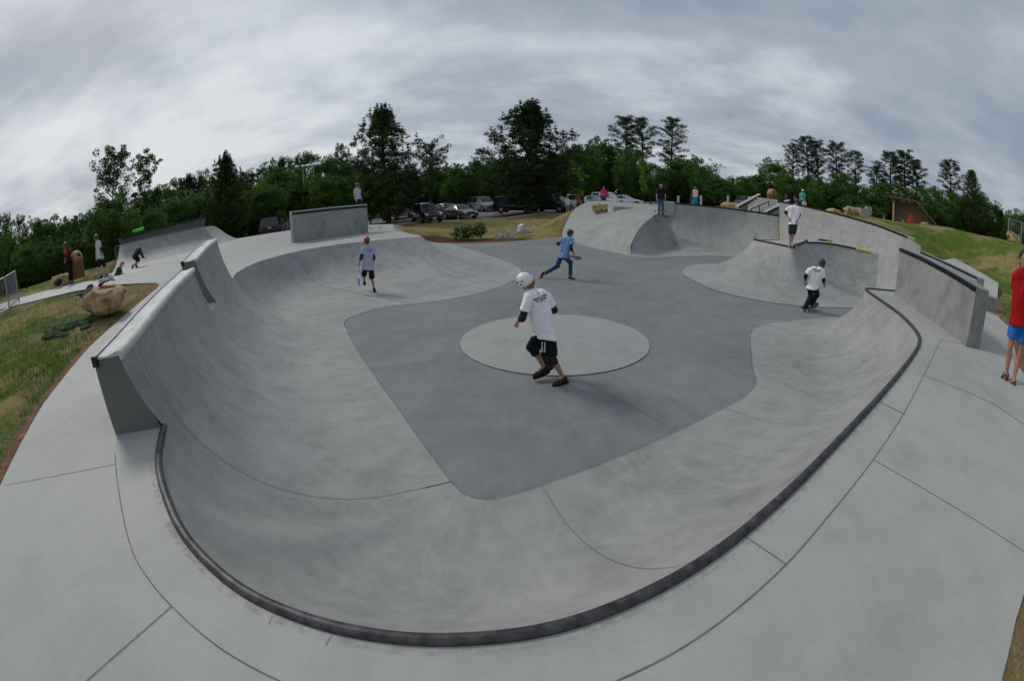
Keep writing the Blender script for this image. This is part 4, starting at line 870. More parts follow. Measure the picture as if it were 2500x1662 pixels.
while px < 2440:     # a nearer, lower row
    b_ = np.interp(px, [a for a, b in prof_], [b for a, b in prof_]); hz_ = np.interp(px, [-350, 98, 350, 614, 890, 1173, 1456, 1736, 2003, 2256, 2488], [811, 607, 538, 489, 457, 443.6, 447, 469, 509.6, 569.5, 651])
    tp_ = b_ + (hz_ - b_)*rg2.uniform(.25, .55); d = rg2.uniform(34, 42) if px < 420 else (rg2.uniform(40, 46) if px < 860 else (rg2.uniform(76, 84) if px < 1800 else (rg2.uniform(66, 70) if px < 2235 else rg2.uniform(44, 56))))
    if 860 < px < 1330: d = rg2.uniform(66, 72)
    k_ = rg2.choice(['broad', 'broad', 'light']); T(k_, rg2.randrange(2), px, tp_, d, rg2.uniform(60, 95), lab({'broad': 'low dark front tree', 'light': 'low light green front tree'}[k_], 1, px), 'trees of the surrounding woods')
    px += rg2.uniform(30, 48)
# undergrowth that closes the foot of the woods: one mass
cl = []; rg = np.random.RandomState(8)
for k_ in range(2300):
    a = math.radians(-82 + 164*rg.rand()); az = math.degrees(a); r = 52 if az < -45 else (50 if az < -24 else (80 if az < 33 else 70)); r += rg.uniform(-2, 9); x, y = r*math.sin(a), r*math.cos(a); cl.append(((x, y, rg.uniform(0, 1)**1.4*4.6+.5), 1.6, 26))
cm = crown_mesh('undergrowth', cl, ML_BROAD, size=.75, aspect=.6, flat_=.8); o = link('undergrowth', cm); tag(o, 'dark leafy undergrowth closing the foot of the woods', 'undergrowth', kind='stuff')
# ------------------------------------------------------------------ people
def fuse(name, mb, mat, parent, vox=.01, it=3, wrinkle=0.0, wscale=9.0, off=None, seed=0):
    """overlapping closed solids grown into one continuous skin"""
    me = mb.mesh(name+'_raw', mat, smooth=False, off=off if off is not None else parent.location); o = bpy.data.objects.new('tmp', me); COL.objects.link(o)
    r = o.modifiers.new('r', 'REMESH'); r.mode = 'VOXEL'; r.voxel_size = vox; r.use_smooth_shade = True
    if it: s_ = o.modifiers.new('s', 'SMOOTH'); s_.factor = .5; s_.iterations = it
    dg = bpy.context.evaluated_depsgraph_get(); dg.update(); m2 = bpy.data.meshes.new_from_object(o.evaluated_get(dg)); bpy.data.objects.remove(o); m2.name = name
    if wrinkle:
        n = len(m2.vertices); co = np.zeros(n*3); no = np.zeros(n*3); m2.vertices.foreach_get('co', co); m2.vertices.foreach_get('normal', no); co = co.reshape(-1, 3); no = no.reshape(-1, 3)
        d = np.array([noise.noise(Vector((p[0]*wscale+seed, p[1]*wscale, p[2]*wscale*.55))) for p in co]); d = (1-np.abs(d)*2.2); co += no*(d*wrinkle)[:, None]; m2.vertices.foreach_set('co', co.ravel())
    m2.materials.clear(); m2.materials.append(mat); m2.shade_smooth(); return link(name, m2, parent)
MC = {}
def cloth(c, r=.85):
    k = ('c',)+tuple(c)
    if k not in MC: MC[k] = flat('cloth', c, r, 0, .10, 25, .15, .15)
    return MC[k]
def skinm(c):
    k = ('s',)+tuple(c)
    if k not in MC:
        MC[k] = flat('skin', c, .5, 0, .08, 12, .4); b = MC[k].node_tree.nodes['Principled BSDF']; b.inputs['Subsurface Weight'].default_value = .12; b.inputs['Subsurface Radius'].default_value = (.02, .008, .004)
    return MC[k]
M_PLAST = flat('black_plastic', (.015, .015, .017), .38, 0, .2, 20, .5); M_SOLE = flat('sole', (.45, .43, .38), .8); M_WHITE = flat('white_plastic', (.78, .79, .80), .25, 0, .03, 5, .5); M_METAL = flat('truck_metal', (.45, .45, .46), .35, .9, .15); M_GRIP = flat('grip_tape', (.03, .03, .032), .95, 0, .3, 60)
SK = (.50, .27, .18)
def frame(f, u):
    f = Vector(f).normalized(); u = Vector(u); u = (u - f*u.dot(f)).normalized(); r = f.cross(u); return Matrix((r, f, u)).transposed()    # columns: right, forward, up
def hand(mb, w, el, s, curl=.5, side=1, fdir=None, palm=None):
    """palm, four bent fingers of unequal length and a thumb from the side of the palm"""
    d = (Vector(w)-Vector(el)).normalized() if fdir is None else Vector(fdir).normalized(); n = Vector(palm) if palm else Vector((0, 0, -1)); n = (n - d*n.dot(d)); n = n.normalized() if n.length > .05 else d.orthogonal().normalized(); b = d.cross(n)*side
    P = Vector(w); c = P + d*.045*s
    for k in (-1.2, -.4, .4, 1.2): mb.capsule(P + b*k*.010*s + d*.01*s, c + b*k*.016*s + d*.015*s, .0135*s, .0125*s, 8)
    for k, L_ in ((-1.5, .85), (-.5, 1.0), (.5, .95), (1.5, .75)):
        p0 = c + b*k*.0165*s + d*.018*s; a1 = curl*.7; d1 = d*math.cos(a1)+n*math.sin(a1); p1 = p0 + d1*.030*s*L_; a2 = curl*1.7; d2 = d*math.cos(a2)+n*math.sin(a2); p2 = p1 + d2*.024*s*L_; a3 = curl*2.4; p3 = p2 + (d*math.cos(a3)+n*math.sin(a3))*.017*s*L_
        mb.capsule(p0, p1, .0095*s, .009*s, 8); mb.capsule(p1, p2, .009*s, .0082*s, 8); mb.capsule(p2, p3, .0082*s, .0075*s, 8)
    t0 = P + d*.018*s - b*.022*s; t1 = t0 + (d*.6 - b*.7 + n*.35).normalized()*.034*s; t2 = t1 + (d*.9 - b*.1 + n*.5).normalized()*.026*s
    mb.capsule(t0, t1, .0125*s, .0105*s, 8); mb.capsule(t1, t2, .0105*s, .009*s, 8)
def helmet(parent, hc, M, hs, mat, detail=False, strap=True):
    mb = MB(); rows = []; nu = 26; R_ = (.098*hs, .122*hs, .104*hs)
    def pt(ph_, th, k=1.0):
        x, y, z = math.sin(ph_)*math.cos(th), math.sin(ph_)*math.sin(th), math.cos(ph_); return Vector((x*R_[0]*k, y*R_[1]*k, z*R_[2]*k))
    C0 = Vector(hc) + M @ Vector((0, 0, .028*hs))
    def lim(th): return math.radians(96 + 16*max(0, -math.sin(th)) - 4*max(0, math.sin(th)) + 14*abs(math.cos(th))**3)
    for j in range(11): rows.append([tuple(C0 + M @ pt(lim(2*PI*i/nu)*j/10+1e-3, 2*PI*i/nu)) for i in range(nu+1)])
    for j in range(4): rows.append([tuple(C0 + M @ pt(lim(2*PI*i/nu)*(1-j*.3/3), 2*PI*i/nu, .93)) for i in range(nu+1)])
    mb.grid(rows, flip=True); h = obj('helmet', mb, mat, parent, angle=50)
    if detail:
        for th in (0, PI):
            for dth, ph_ in ((.35, 62), (-.35, 62), (-.95, 66), (.0, 84)):
                v = MB(); p = C0 + M @ pt(math.radians(ph_), th+dth, 1.0); nn = (p-C0).normalized(); v.ell(tuple(p), (.010*hs, .016*hs, .006*hs), frame((M @ Vector((0, 0, 1))), nn), 10, 6); obj('vent', v, M_PLAST, h)
        st = MB(); p = C0 + M @ pt(math.radians(72), PI-.75, 1.01); nn = (p-C0).normalized(); F_ = frame((M @ Vector((0, 0, 1))), nn); st.box(tuple(p), (.04*hs, .045*hs, .004), F_); obj('sticker', st, flat('sticker_print', (.16, .08, .08), .5, 0, .6, 60), h)
        st = MB(); p = C0 + M @ pt(math.radians(40), PI-.75, 1.01); nn = (p-C0).normalized(); F_ = frame((M @ Vector((0, 0, 1))), nn); st.box(tuple(p), (.065*hs, .008*hs, .004), F_); obj('sticker', st, flat('sticker_dark', (.06, .06, .07), .5), h)
    if strap:
        s_ = MB()
        for sx in (-1, 1):
            s_.tube([Vector(hc) + M @ Vector((sx*.088*hs, .01*hs, .0)), Vector(hc) + M @ Vector((sx*.078*hs, .03*hs, -.06*hs)), Vector(hc) + M @ Vector((sx*.02*hs, .055*hs, -.115*hs))], .006*hs, 5)
        obj('strap', s_, M_BLACK, parent)
    return h
def shoe(parent, an, toe, kn, s, mat, sole=True, name='shoe'):
    an = Vector(an); toe = Vector(toe); f = (toe-an).normalized(); u = (Vector(kn)-an).normalized(); L_ = .24*s; M = frame(f, u + Vector((0, 0, .4))); c = an + M @ Vector((0, .055*s, -.048*s)); mb = MB()
    mb.ell(tuple(c + M @ Vector((0, -.045*s, .012*s))), (.043*s, .07*s, .045*s), M, 14, 9); mb.ell(tuple(c + M @ Vector((0, .045*s, -.002*s))), (.046*s, .088*s, .034*s), M, 14, 9); mb.ell(tuple(an + M @ Vector((0, .0, -.02*s))), (.036*s, .045*s, .045*s), M, 12, 8)
    o = fuse(name, mb, mat, parent, .009, 2)
    if sole:
        sb = MB(); pr = [(math.sin(t)*(.046+.006*math.cos(t))*s, (-math.cos(t)*.13 + .0)*s) for t in np.linspace(0, 2*PI, 17)[:-1]]; sb.prism(pr, -.012*s, .012*s, Matrix.Translation(c + M @ Vector((0, .0, -.034*s))) @ M.to_4x4()); obj('sole', sb, M_SOLE if sole is True else sole, o if False else parent, angle=40)
    return o
def person(label, P, H=1.5, face=None, up=None, skin=SK, shirt=None, sleeve=.62, hem=.03, pants=None, plen=1.0, pw=1.0, shoes=(.02, .02, .022), helm=None, hair=(.10, .06, .03), pads=False, kpads=False, vox=.009, detail=False, eyes=False, curl=(.6, .6), long_hair=False, skirt=None, group=None, sole=True, hairless=False, fat=1.0):
    """P: joints in world space - head neck sl sr el er wl wr hl hr kl kr al ar tl tr"""
    s = H/1.5; base = Vector(((P['al'].x+P['ar'].x)/2, (P['al'].y+P['ar'].y)/2, min(P['al'].z, P['ar'].z)-.06))
    root = thing('person', label, 'person', tuple(base), group=group)
    hc = P['head']; nk = P['neck']; pel = (P['hl']+P['hr'])/2; fw = Vector(face) if face is not None else Vector((0, 1, 0)); hu = Vector(up) if up is not None else (hc-nk); M = frame(fw, hu); hs = 1.0*max(s, .88)*.98
    b = MB()
    b.ell(hc + M @ Vector((0, -.008*hs, .018*hs)), (.076*hs, .096*hs, .095*hs), M, 18, 12); b.ell(hc + M @ Vector((0, .018*hs, -.045*hs)), (.055*hs, .068*hs, .062*hs), M, 14, 10)
    b.ell(hc + M @ Vector((0, .096*hs, -.018*hs)), (.012*hs, .018*hs, .020*hs), M, 10, 8); b.ell(hc + M @ Vector((0, .080*hs, -.058*hs)), (.024*hs, .016*hs, .010*hs), M, 10, 8)
    for sx in (-1, 1): b.ell(hc + M @ Vector((sx*.077*hs, -.004*hs, -.012*hs)), (.010*hs, .019*hs, .028*hs), M, 8, 6)
    b.capsule(nk - (hc-nk)*.25, hc + M @ Vector((0, -.015*hs, -.03*hs)), .047*s, .045*s)
    ch = nk.lerp(pel, .30)
    def torso(mb, g, hemk=0.0, gt=None):
        gt = g if gt is None else gt
        for a, h_ in ((P['sl'], P['hl']), (P['sr'], P['hr'])):
            a2 = a.lerp(nk, .30).lerp(ch, .22); mb.capsule(a2, h_.lerp(pel, .15).lerp(a2, .20), .078*s*fat+g, .080*s*fat+g, 14)
        mb.capsule(ch, pel.lerp(ch, .22), .090*s*fat+g, .088*s*fat+g, 14); mb.capsule(P['sl'].lerp(nk, .12) - (nk-ch)*.10, P['sr'].lerp(nk, .12) - (nk-ch)*.10, .052*s+gt, .052*s+gt, 12); mb.capsule(nk.lerp(ch, .12), ch, .062*s+gt*.6, .085*s+g)
        if hemk:
            dn = (pel - ch).normalized(); a_ = P['hl'] - dn*.02; c_ = P['hr'] - dn*.02; w_ = (a_-c_); n_ = 12; rows = []; f_ = w_.normalized().cross(dn).normalized()
            top = pel - dn*.16*s; bot = pel + dn*hemk*s
            for k_, (q, rx, ry) in enumerate(((top, w_.length/2+.055*s+g, .085*s*fat+g), (top.lerp(bot, .6), w_.length/2+.075*s+g, .100*s*fat+g*1.3), (bot, w_.length/2+.082*s+g*1.2, .124*s*fat+g*1.6))):
                rows.append([tuple(q + w_.normalized()*rx*math.cos(2*PI*i/18) + f_*ry*math.sin(2*PI*i/18)) for i in range(18)])
            o_ = len(mb.v); mb.grid([r+[r[0]] for r in rows]); mb.add(rows[0], [tuple(range(17, -1, -1))]); mb.add(rows[-1], [tuple(range(18))])
    torso(b, -.008)
    for S_, E_, W_, sd, cu in (('sl', 'el', 'wl', 1, curl[0]), ('sr', 'er', 'wr', -1, curl[1])):
        b.capsule(P[S_], P[E_], .040*s, .034*s); m1 = P[E_].lerp(P[W_], .3); b.capsule(P[E_], m1, .034*s, .033*s); b.capsule(m1, P[W_], .033*s, .022*s); hand(b, P[W_], P[E_], s*1.05, cu, sd, palm=(pel-P[W_])*.6+Vector((0, 0, -.1)))
    for H_, K_, A_ in (('hl', 'kl', 'al'), ('hr', 'kr', 'ar')):
        b.capsule(P[H_], P[K_], .072*s, .047*s); m1 = P[K_].lerp(P[A_], .32); sh = P[A_]-P[K_]; bk = (P[A_]-P['t'+A_[1]]); bk = (bk - sh*bk.dot(sh)/sh.length_squared); bk = bk.normalized()*.012*s if bk.length > .01 else Vector(); b.capsule(P[K_], m1+bk, .045*s, .047*s); b.capsule(m1+bk, P[A_], .047*s, .028*s); b.capsule(P[A_], P[A_].lerp(P['t'+A_[1]], .25), .028*s, .028*s)
    fuse('body', b, skinm(skin), root, vox*.85 if detail else vox, 2)
    if shirt is not None:
        m = MB(); torso(m, .014*s, hem, gt=.010*s)
        for S_, E_ in (('sl', 'el'), ('sr', 'er')):
            e = P[S_].lerp(P[E_], sleeve); a = P[S_].lerp(nk, .15); m.tube([a, P[S_], P[S_].lerp(e, .5), e], [.052*s, .058*s, .060*s, .064*s], 14)
        fuse('shirt', m, cloth(shirt) if not isinstance(shirt, bpy.types.Material) else shirt, root, vox, 2, wrinkle=.013*s, wscale=6.5, seed=H*7)
    if pants is not None:
        m = MB(); m.capsule(P['hl'], P['hr'], .088*s*fat, .088*s*fat, 14); m.capsule(pel.lerp(nk, .12), pel, .085*s, .09*s)
        for H_, K_, A_ in (('hl', 'kl', 'al'), ('hr', 'kr', 'ar')):
            if plen <= 1.0:
                e = P[H_].lerp(P[K_], plen); m.tube([P[H_]+(P[H_]-e)*.15, P[H_], P[H_].lerp(e, .5), e], [.06*s, .082*s, .080*s*pw, .078*s*pw], 14)
            else:
                e = P[K_].lerp(P[A_], min(1, plen-1)); m.tube([P[H_]+(P[H_]-P[K_])*.15, P[H_], P[H_].lerp(P[K_], .5), P[K_], P[K_].lerp(e, .5), e], [.06*s, .082*s, .074*s*pw, .062*s*pw, .056*s*pw, .054*s*pw], 14)
        fuse('trousers' if plen > 1.35 else 'shorts', m, cloth(pants), root, vox, 2, wrinkle=.010*s, wscale=8, seed=H*3)
    if skirt is not None:
        m = MB(); rows = []; bot = (P['al']+P['ar'])/2; 
        for k_ in range(9):
            f_ = k_/8; c_ = pel.lerp(bot, f_*.96) + Vector((0, 0, .08*(1-f_))); r_ = (.12+.13*f_**.9)*s; rows.append([tuple(c_ + Vector((math.cos(a)*r_*(1+.06*f_*math.sin(7*a)), math.sin(a)*r_*.8*(1+.06*f_*math.sin(7*a)), 0))) for a in np.linspace(0, 2*PI, 33)])
        m.grid(rows, flip=True); obj('skirt', m, cloth(skirt), root)
    for A_, T_, K_ in (('al', 'tl', 'kl'), ('ar', 'tr', 'kr')): shoe(root, P[A_], P[T_], P[K_], s*1.1, cloth(shoes, .6), sole)
    if helm is not None: helmet(root, hc, M, hs, helm if isinstance(helm, bpy.types.Material) else flat('helmet_shell', helm, .35, 0, .08, 10, .5), detail)
    if not hairless:
        m = MB(); k_ = 1.0 if helm is None else .93
        if helm is None: m.ell(hc + M @ Vector((0, -.022*hs, .035*hs)), (.086*hs*k_, .098*hs*k_, .092*hs*k_), M, 18, 12)
        m.ell(hc + M @ Vector((0, -.055*hs, -.025*hs)), (.072*hs, .052*hs, (.072 if not long_hair else .13)*hs), M, 14, 10)
        for q in range(14):
            a = rg2.uniform(-2.4, 2.4); pp = hc + M @ Vector((math.sin(a)*.070*hs, -.06*hs*math.cos(a*.6)-.01*hs, -.055*hs)); m.capsule(pp + M @ Vector((0, 0, .03*hs)), pp + M @ Vector((0, -.008*hs, -.03*hs*(1 if not long_hair else 3))), .016*hs, .007*hs, 6)
        fuse('hair', m, flat('hair', hair, .6, 0, .4, 60), root, .008, 1, wrinkle=.004, wscale=60)
    if eyes:
        for sx in (-1, 1):
            e = MB(); e.ell(hc + M @ Vector((sx*.030*hs, .078*hs, .006*hs)), (.011*hs, .009*hs, .008*hs), M, 10, 8); e.ell(hc + M @ Vector((sx*.030*hs, .085*hs, .006*hs)), (.005*hs, .004*hs, .005*hs), M, 8, 6, mi=1); e.box(hc + M @ Vector((sx*.031*hs, .083*hs, .026*hs)), (.028*hs, .006*hs, .005*hs), M, mi=1); obj('eye', e, [M_WHITE, cloth((.03, .02, .015))], root)
    if pads:
        for E_, S_, W_ in (('el', 'sl', 'wl'), ('er', 'sr', 'wr')):
            if pads != True and E_ not in pads: continue
            m = MB(); m.tube([P[E_].lerp(P[S_], .38), P[E_].lerp(P[S_], .12), P[E_], P[E_].lerp(P[W_], .15), P[E_].lerp(P[W_], .40)], [.047*s, .050*s, .052*s, .048*s, .040*s], 12); dd = (P[E_]-P[S_].lerp(P[W_], .5)); dd = dd.normalized() if dd.length > .02 else Vector((0, 0, 0)); m.ell(P[E_]+dd*.025*s, (.04*s, .04*s, .05*s)); fuse('elbow_pad', m, M_BLACK, root, .009, 1)
    if kpads:
        for K_, H_, A_ in (('kl', 'hl', 'al'), ('kr', 'hr', 'ar')):
            m = MB(); m.tube([P[K_].lerp(P[H_], .28), P[K_], P[K_].lerp(P[A_], .30)], [.076*s, .074*s, .062*s], 12); dd = (P[K_]-P[H_].lerp(P[A_], .5)); dd = dd.normalized() if dd.length > .02 else fw.normalized(); m.ell(P[K_]+dd*.045*s, (.05*s, .05*s, .062*s)); fuse('knee_pad', m, M_BLACK, root, .009, 1)
    return root
def joints(ox, oy, sc, r0, d):
    """sight lines to each joint plus its distance from the camera"""
    out = {}
    for k, v in d.items():
        zx, zy, dd = v; out[k] = D((ox+zx*sc)/K, (oy+zy*sc)/K, r0+dd)
    return out
def skateboard(label, c, f, u, deck=(.04, .035, .03), under=(.35, .25, .15), wheel=(.75, .73, .68), L_=.78, group=None, name='skateboard', trucks=True, tail=None):
    """c: centre of the deck, f: along the board, u: its upper side"""
    root = thing(name, label, 'skateboard', tuple(c), group=group); M = frame(f, u); c = Vector(c); mb = MB(); top = []; bot = []
    n = 22
    for i in range(n+1):
        t = -1+2*i/n; y = t*L_/2; w = .1*math.sqrt(max(0, 1-max(0, (abs(t)-.78)/.22)**2)); z = .055*max(0, (abs(t)-.66)/.34)**1.3
        top.append([tuple(c + M @ Vector((-w, y, z+.006*(1)))), tuple(c + M @ Vector((-w*.5, y, z+.001))), tuple(c + M @ Vector((w*.5, y, z+.001))), tuple(c + M @ Vector((w, y, z+.006)))])
        bot.append([tuple(c + M @ Vector((k_*w, y, z-.010))) for k_ in (1, .5, -.5, -1)])
    mb.grid([a+b+[a[0]] for a, b in zip(top, bot)], flip=True); nfc = len(mb.f); mb.mi = [0 if (i % 8) in (0, 1, 2) else 1 for i in range(nfc)]
    if tail: mb.mi = [2 if (i//8) > n*.62 else q for i, q in enumerate(mb.mi)]
    o = obj('deck', mb, [cloth(deck, .9) if deck != 'grip' else M_GRIP, cloth(under, .4)] + ([cloth(tail, .4)] if tail else []), root, angle=35)
    if trucks:
        for sy in (-1, 1):
            t = MB(); q = Vector((0, sy*L_*.30, -.045)); t.tube([c + M @ (q + Vector((-.095, 0, -.012))), c + M @ (q + Vector((.095, 0, -.012)))], .009, 8); t.box(c + M @ (q + Vector((0, 0, .018))), (.055, .07, .04), M, taper=1.15); tr = obj('truck', t, M_METAL, root)
            for sx in (-1, 1):
                w = MB(); a = c + M @ (q + Vector((sx*.075, 0, -.012))); b_ = c + M @ (q + Vector((sx*.112, 0, -.012))); w.tube([a, a.lerp(b_, .2), a.lerp(b_, .8), b_], [.022, .027, .027, .022], 14); obj('wheel', w, cloth(wheel, .4), tr, off=root.location)
    return root
def floor_r(ox, oy, sc, zx, zy, z): p = G((ox+zx*sc)/K, (oy+zy*sc)/K, z); return math.hypot(p.x, p.y)
def Z(ox, oy, sc, zx, zy, r): return D((ox+zx*sc)/K, (oy+zy*sc)/K, r)
# -- the near skater in the white shirt, pushing towards the left, seen from behind
zz_ = (1200, 630, .2168); r0 = floor_r(*zz_, 760, 1425, .0) + .02
PJ = joints(*zz_, r0, dict(head=(385, 262, -.10), neck=(462, 360, -.04), sl=(420, 425, -.22), sr=(618, 430, .12), el=(352, 665, -.25), er=(700, 575, .20), wl=(288, 725, -.02), wr=(655, 640, .42), hl=(548, 868, -.02), hr=(650, 880, .10),
    kl=(462, 1015, .10), kr=(668, 1120, -.02), al=(590, 1228, .17), ar=(806, 1338, .05), tl=(470, 1285, .08), tr=(690, 1392, -.06)))
fdir = Vector((-.72, .62, -.25))
MAIN = person('nearest skater, white helmet and printed white T-shirt, striding over the pale disc', PJ, H=1.5, face=fdir, shirt=(.90, .90, .92), sleeve=.68, hem=.05, pants=(.010, .010, .012), plen=.93, pw=1.14, helm=M_WHITE, hair=(.22, .11, .045), skin=(.46, .24, .17), pads=True, kpads=True, vox=.008, detail=True, sole=cloth((.02, .02, .02)))
# knee pads' pale band and the side stripes of the shorts
def stripe(root, a, b, o, w, mat, name='stripe', body=None):
    m = MB(); n = 10; rows = []
    for i in range(n+1):
        p = a.lerp(b, i/n); s_ = (b-a).normalized().cross(o).normalized()*w/2; rows.append([p-s_, p, p+s_])
    bv = BVHTree.FromPolygons([v.co + root.location for v in body.data.vertices], [tuple(f.vertices) for f in body.data.polygons]); out = []
    for r in rows:
        q = []
        for p in r:
            h = bv.ray_cast(p+o*.5, -o, 1.0); q.append(tuple((h[0] if h[0] else p) + o*.004))
        out.append(q)
    m.grid(out); m2 = MB(); m2.grid(out, flip=True); obj(name, m, mat, root, angle=0)
ch_ = {c.name.split('.')[0]: c for c in MAIN.children}
oc = (Vector((0, 0, CAM_Z)) - PJ['hr']).normalized()
a_ = Z(*zz_, 566, 935, r0); b_ = Z(*zz_, 574, 1070, r0); 
for zx0, zx1 in ((572, 566), (602, 596)):
    stripe(MAIN, Z(*zz_, zx0, 940, r0), Z(*zz_, zx1, 1062, r0), oc, .018, cloth((.7, .72, .76)), body=ch_['shorts'])
def text_on(root, body, lines, centre, right, up, o, mat, name='print'):
    """lettering laid on the cloth: glyph meshes dropped onto the shirt"""
    bv = BVHTree.FromPolygons([v.co + root.location for v in body.data.vertices], [tuple(f.vertices) for f in body.data.polygons]); m = MB()
    for txt, size, dy in lines:
        cu = bpy.data.curves.new('t', 'FONT'); cu.body = txt; cu.size = size; cu.align_x = 'CENTER'; cu.offset = size*.03; ob = bpy.data.objects.new('t', cu); COL.objects.link(ob); dg = bpy.context.evaluated_depsgraph_get(); dg.update(); me = bpy.data.meshes.new_from_object(ob.evaluated_get(dg)); bpy.data.objects.remove(ob)
        V = []
        for v in me.vertices:
            p = centre + right*v.co.x + up*(v.co.y+dy); h = bv.ray_cast(p+o*.4, -o, 1.0); V.append((h[0] if h[0] else p) + o*.0045)
        m.add(V, [tuple(f.vertices) for f in me.polygons])
    return obj(name, m, mat, root, smooth=False)
cB = Z(*zz_, 556, 452, r0); rg_ = (Z(*zz_, 620, 420, r0+.06) - Z(*zz_, 490, 480, r0-.08)).normalized(); o_ = (Vector((0, 0, CAM_Z))-cB).normalized(); up_ = o_.cross(rg_).normalized()
if up_.z < 0: up_ = -up_
NAVY = cloth((.02, .025, .10)); text_on(MAIN, ch_['shirt'], [('MARSH CREEK', .034, .004), ('SKATEPARK', .034, -.030), ('MUNICIPAL PARK', .012, -.052)], cB, rg_, up_, o_, NAVY)
text_on(MAIN, ch_['shirt'], [('C', .045, .045)], cB, rg_, up_, o_, cloth((.45, .02, .04)), 'emblem')
pA = Z(*zz_, 625, 700, r0+.36); pB_ = Z(*zz_, 632, 1265, r0+.30); skateboard('dark skateboard held upright by the near skater in the white shirt', pA.lerp(pB_, .5), pB_-pA, Vector((.25, -1, 0)), deck='grip', under=(.06, .06, .065), L_=(pB_-pA).length)
# -- red helmet, walking away with a board in the left hand
z2 = (830, 560, .1084); r2 = floor_r(*z2, 775, 1415, .0); h2 = 0.0
P2 = joints(*z2, r2, dict(head=(607, 250, -.02), neck=(612, 355, 0), sl=(520, 425, -.02), sr=(722, 420, .0), el=(474, 640, -.10), er=(768, 640, .0), wl=(432, 770, .02), wr=(748, 760, .22), hl=(575, 880, .0), hr=(705, 880, .0), kl=(540, 1030, .14), kr=(718, 1110, -.02), al=(548, 1165, .30), ar=(765, 1320, .0), tl=(535, 1205, .52), tr=(775, 1340, .26)))
B2_ = person('child in red helmet and grey T-shirt walking away, skateboard in the left hand', P2, H=1.30, face=(-.45, .9, -.12), shirt=(.42, .44, .55), hem=.035, pants=(.012, .012, .014), plen=1.0, pw=1.05, helm=(.42, .02, .02), hair=(.08, .04, .02), pads=True, skin=(.42, .20, .12), detail=False, sole=cloth((.02, .02, .02)))
c2 = {c.name.split('.')[0]: c for c in B2_.children}; cB = Z(*z2, 665, 500, r2); text_on(B2_, c2['shirt'], [('CKS', .085, 0)], cB, Vector((1, 0, 0)), Vector((0, 0, 1)), (Vector((0, 0, CAM_Z))-cB).normalized(), cloth((.03, .30, .62)))
a_ = Z(*z2, 445, 800, r2-.02); b_ = Z(*z2, 405, 1275, r2-.02); skateboard('white and blue skateboard hanging from the hand of the child in the red helmet', a_.lerp(b_, .5), b_-a_, Vector((.75, .55, 0)), deck=(.55, .60, .62), under=(.50, .58, .60), tail=(.03, .28, .62), L_=(b_-a_).length)
# -- light blue shirt, running
z3 = (1290, 540, .102); r3 = floor_r(*z3, 1030, 1385, .0)
P3 = joints(*z3, r3, dict(head=(1005, 290, .02), neck=(985, 385, 0), sl=(850, 425, .06), sr=(1045, 425, -.08), el=(705, 540, .16), er=(1020, 640, -.16), wl=(790, 640, .02), wr=(1100, 815, .0), hl=(775, 860, .07), hr=(885, 865, -.05), kl=(685, 1080, .08), kr=(1010, 1000, .0), al=(380, 1265, .12), ar=(1005, 1320, .0), tl=(320, 1390, .10), tr=(1110, 1345, .02)))
person('runner in a light blue shirt, jeans and dark helmet with a board in the hand', P3, H=1.36, face=(.85, .45, -.1), shirt=(.17, .31, .49), hem=.03, pants=(.035, .065, .16), plen=1.92, pw=1.05, shoes=(.06, .03, .025), helm=(.018, .02, .02), pads=True, kpads=True, skin=(.42, .22, .15))
a_ = Z(*z3, 1000, 830, r3-.05); b_ = Z(*z3, 1160, 880, r3+.25); skateboard('skateboard carried low by the runner in the light blue shirt', a_.lerp(b_, .5), b_-a_, Vector((.1, -.35, 1)), deck='grip', under=(.30, .26, .12), L_=.72)
# -- white shirt, riding away on a board at the foot of the hip
z4 = (1850, 460, .2169); r4 = floor_r(*z4, 590, 1385, .0)
P4 = joints(*z4, r4, dict(head=(722, 848, .05), neck=(708, 895, 0), sl=(588, 918, -.06), sr=(735, 935, .04), el=(538, 990, -.08), er=(742, 1035, .08), wl=(537, 1068, .02), wr=(750, 1075, .22), hl=(590, 1105, .0), hr=(640, 1105, .05), kl=(598, 1215, .05), kr=(668, 1195, .16), al=(527, 1352, -.12), ar=(592, 1322, .10), tl=(512, 1425, -.22), tr=(640, 1335, .26)))
B4 = person('skater in black helmet and white printed shirt riding away past the foot of the hip', P4, H=1.62, face=(.55, .8, -.2), shirt=(.90, .90, .92), hem=.03, pants=(.018, .016, .03), plen=1.95, pw=1.08, shoes=(.35, .36, .34), helm=(.015, .017, .018), pads=True, skin=(.30, .13, .11))
c4 = {c.name.split('.')[0]: c for c in B4.children}; cB = Z(*z4, 662, 918, r4); text_on(B4, c4['shirt'], [('MARSH CREEK', .040, .0), ('SKATEPARK', .040, -.042)], cB, (Z(*z4, 700, 925, r4)-Z(*z4, 620, 905, r4)).normalized(), Vector((0, 0, 1)), (Vector((0, 0, CAM_Z))-cB).normalized(), NAVY)
a_ = Z(*z4, 505, 1362, r4-.15); b_ = Z(*z4, 652, 1335, r4+.40); mid = a_.lerp(b_, .5); mid.z = .10; fd = b_-a_; fd.z = .05; skateboard('dark skateboard under the rider in the black helmet', mid, fd, Vector((0, 0, 1)), deck='grip', under=(.05, .05, .05), L_=.8)
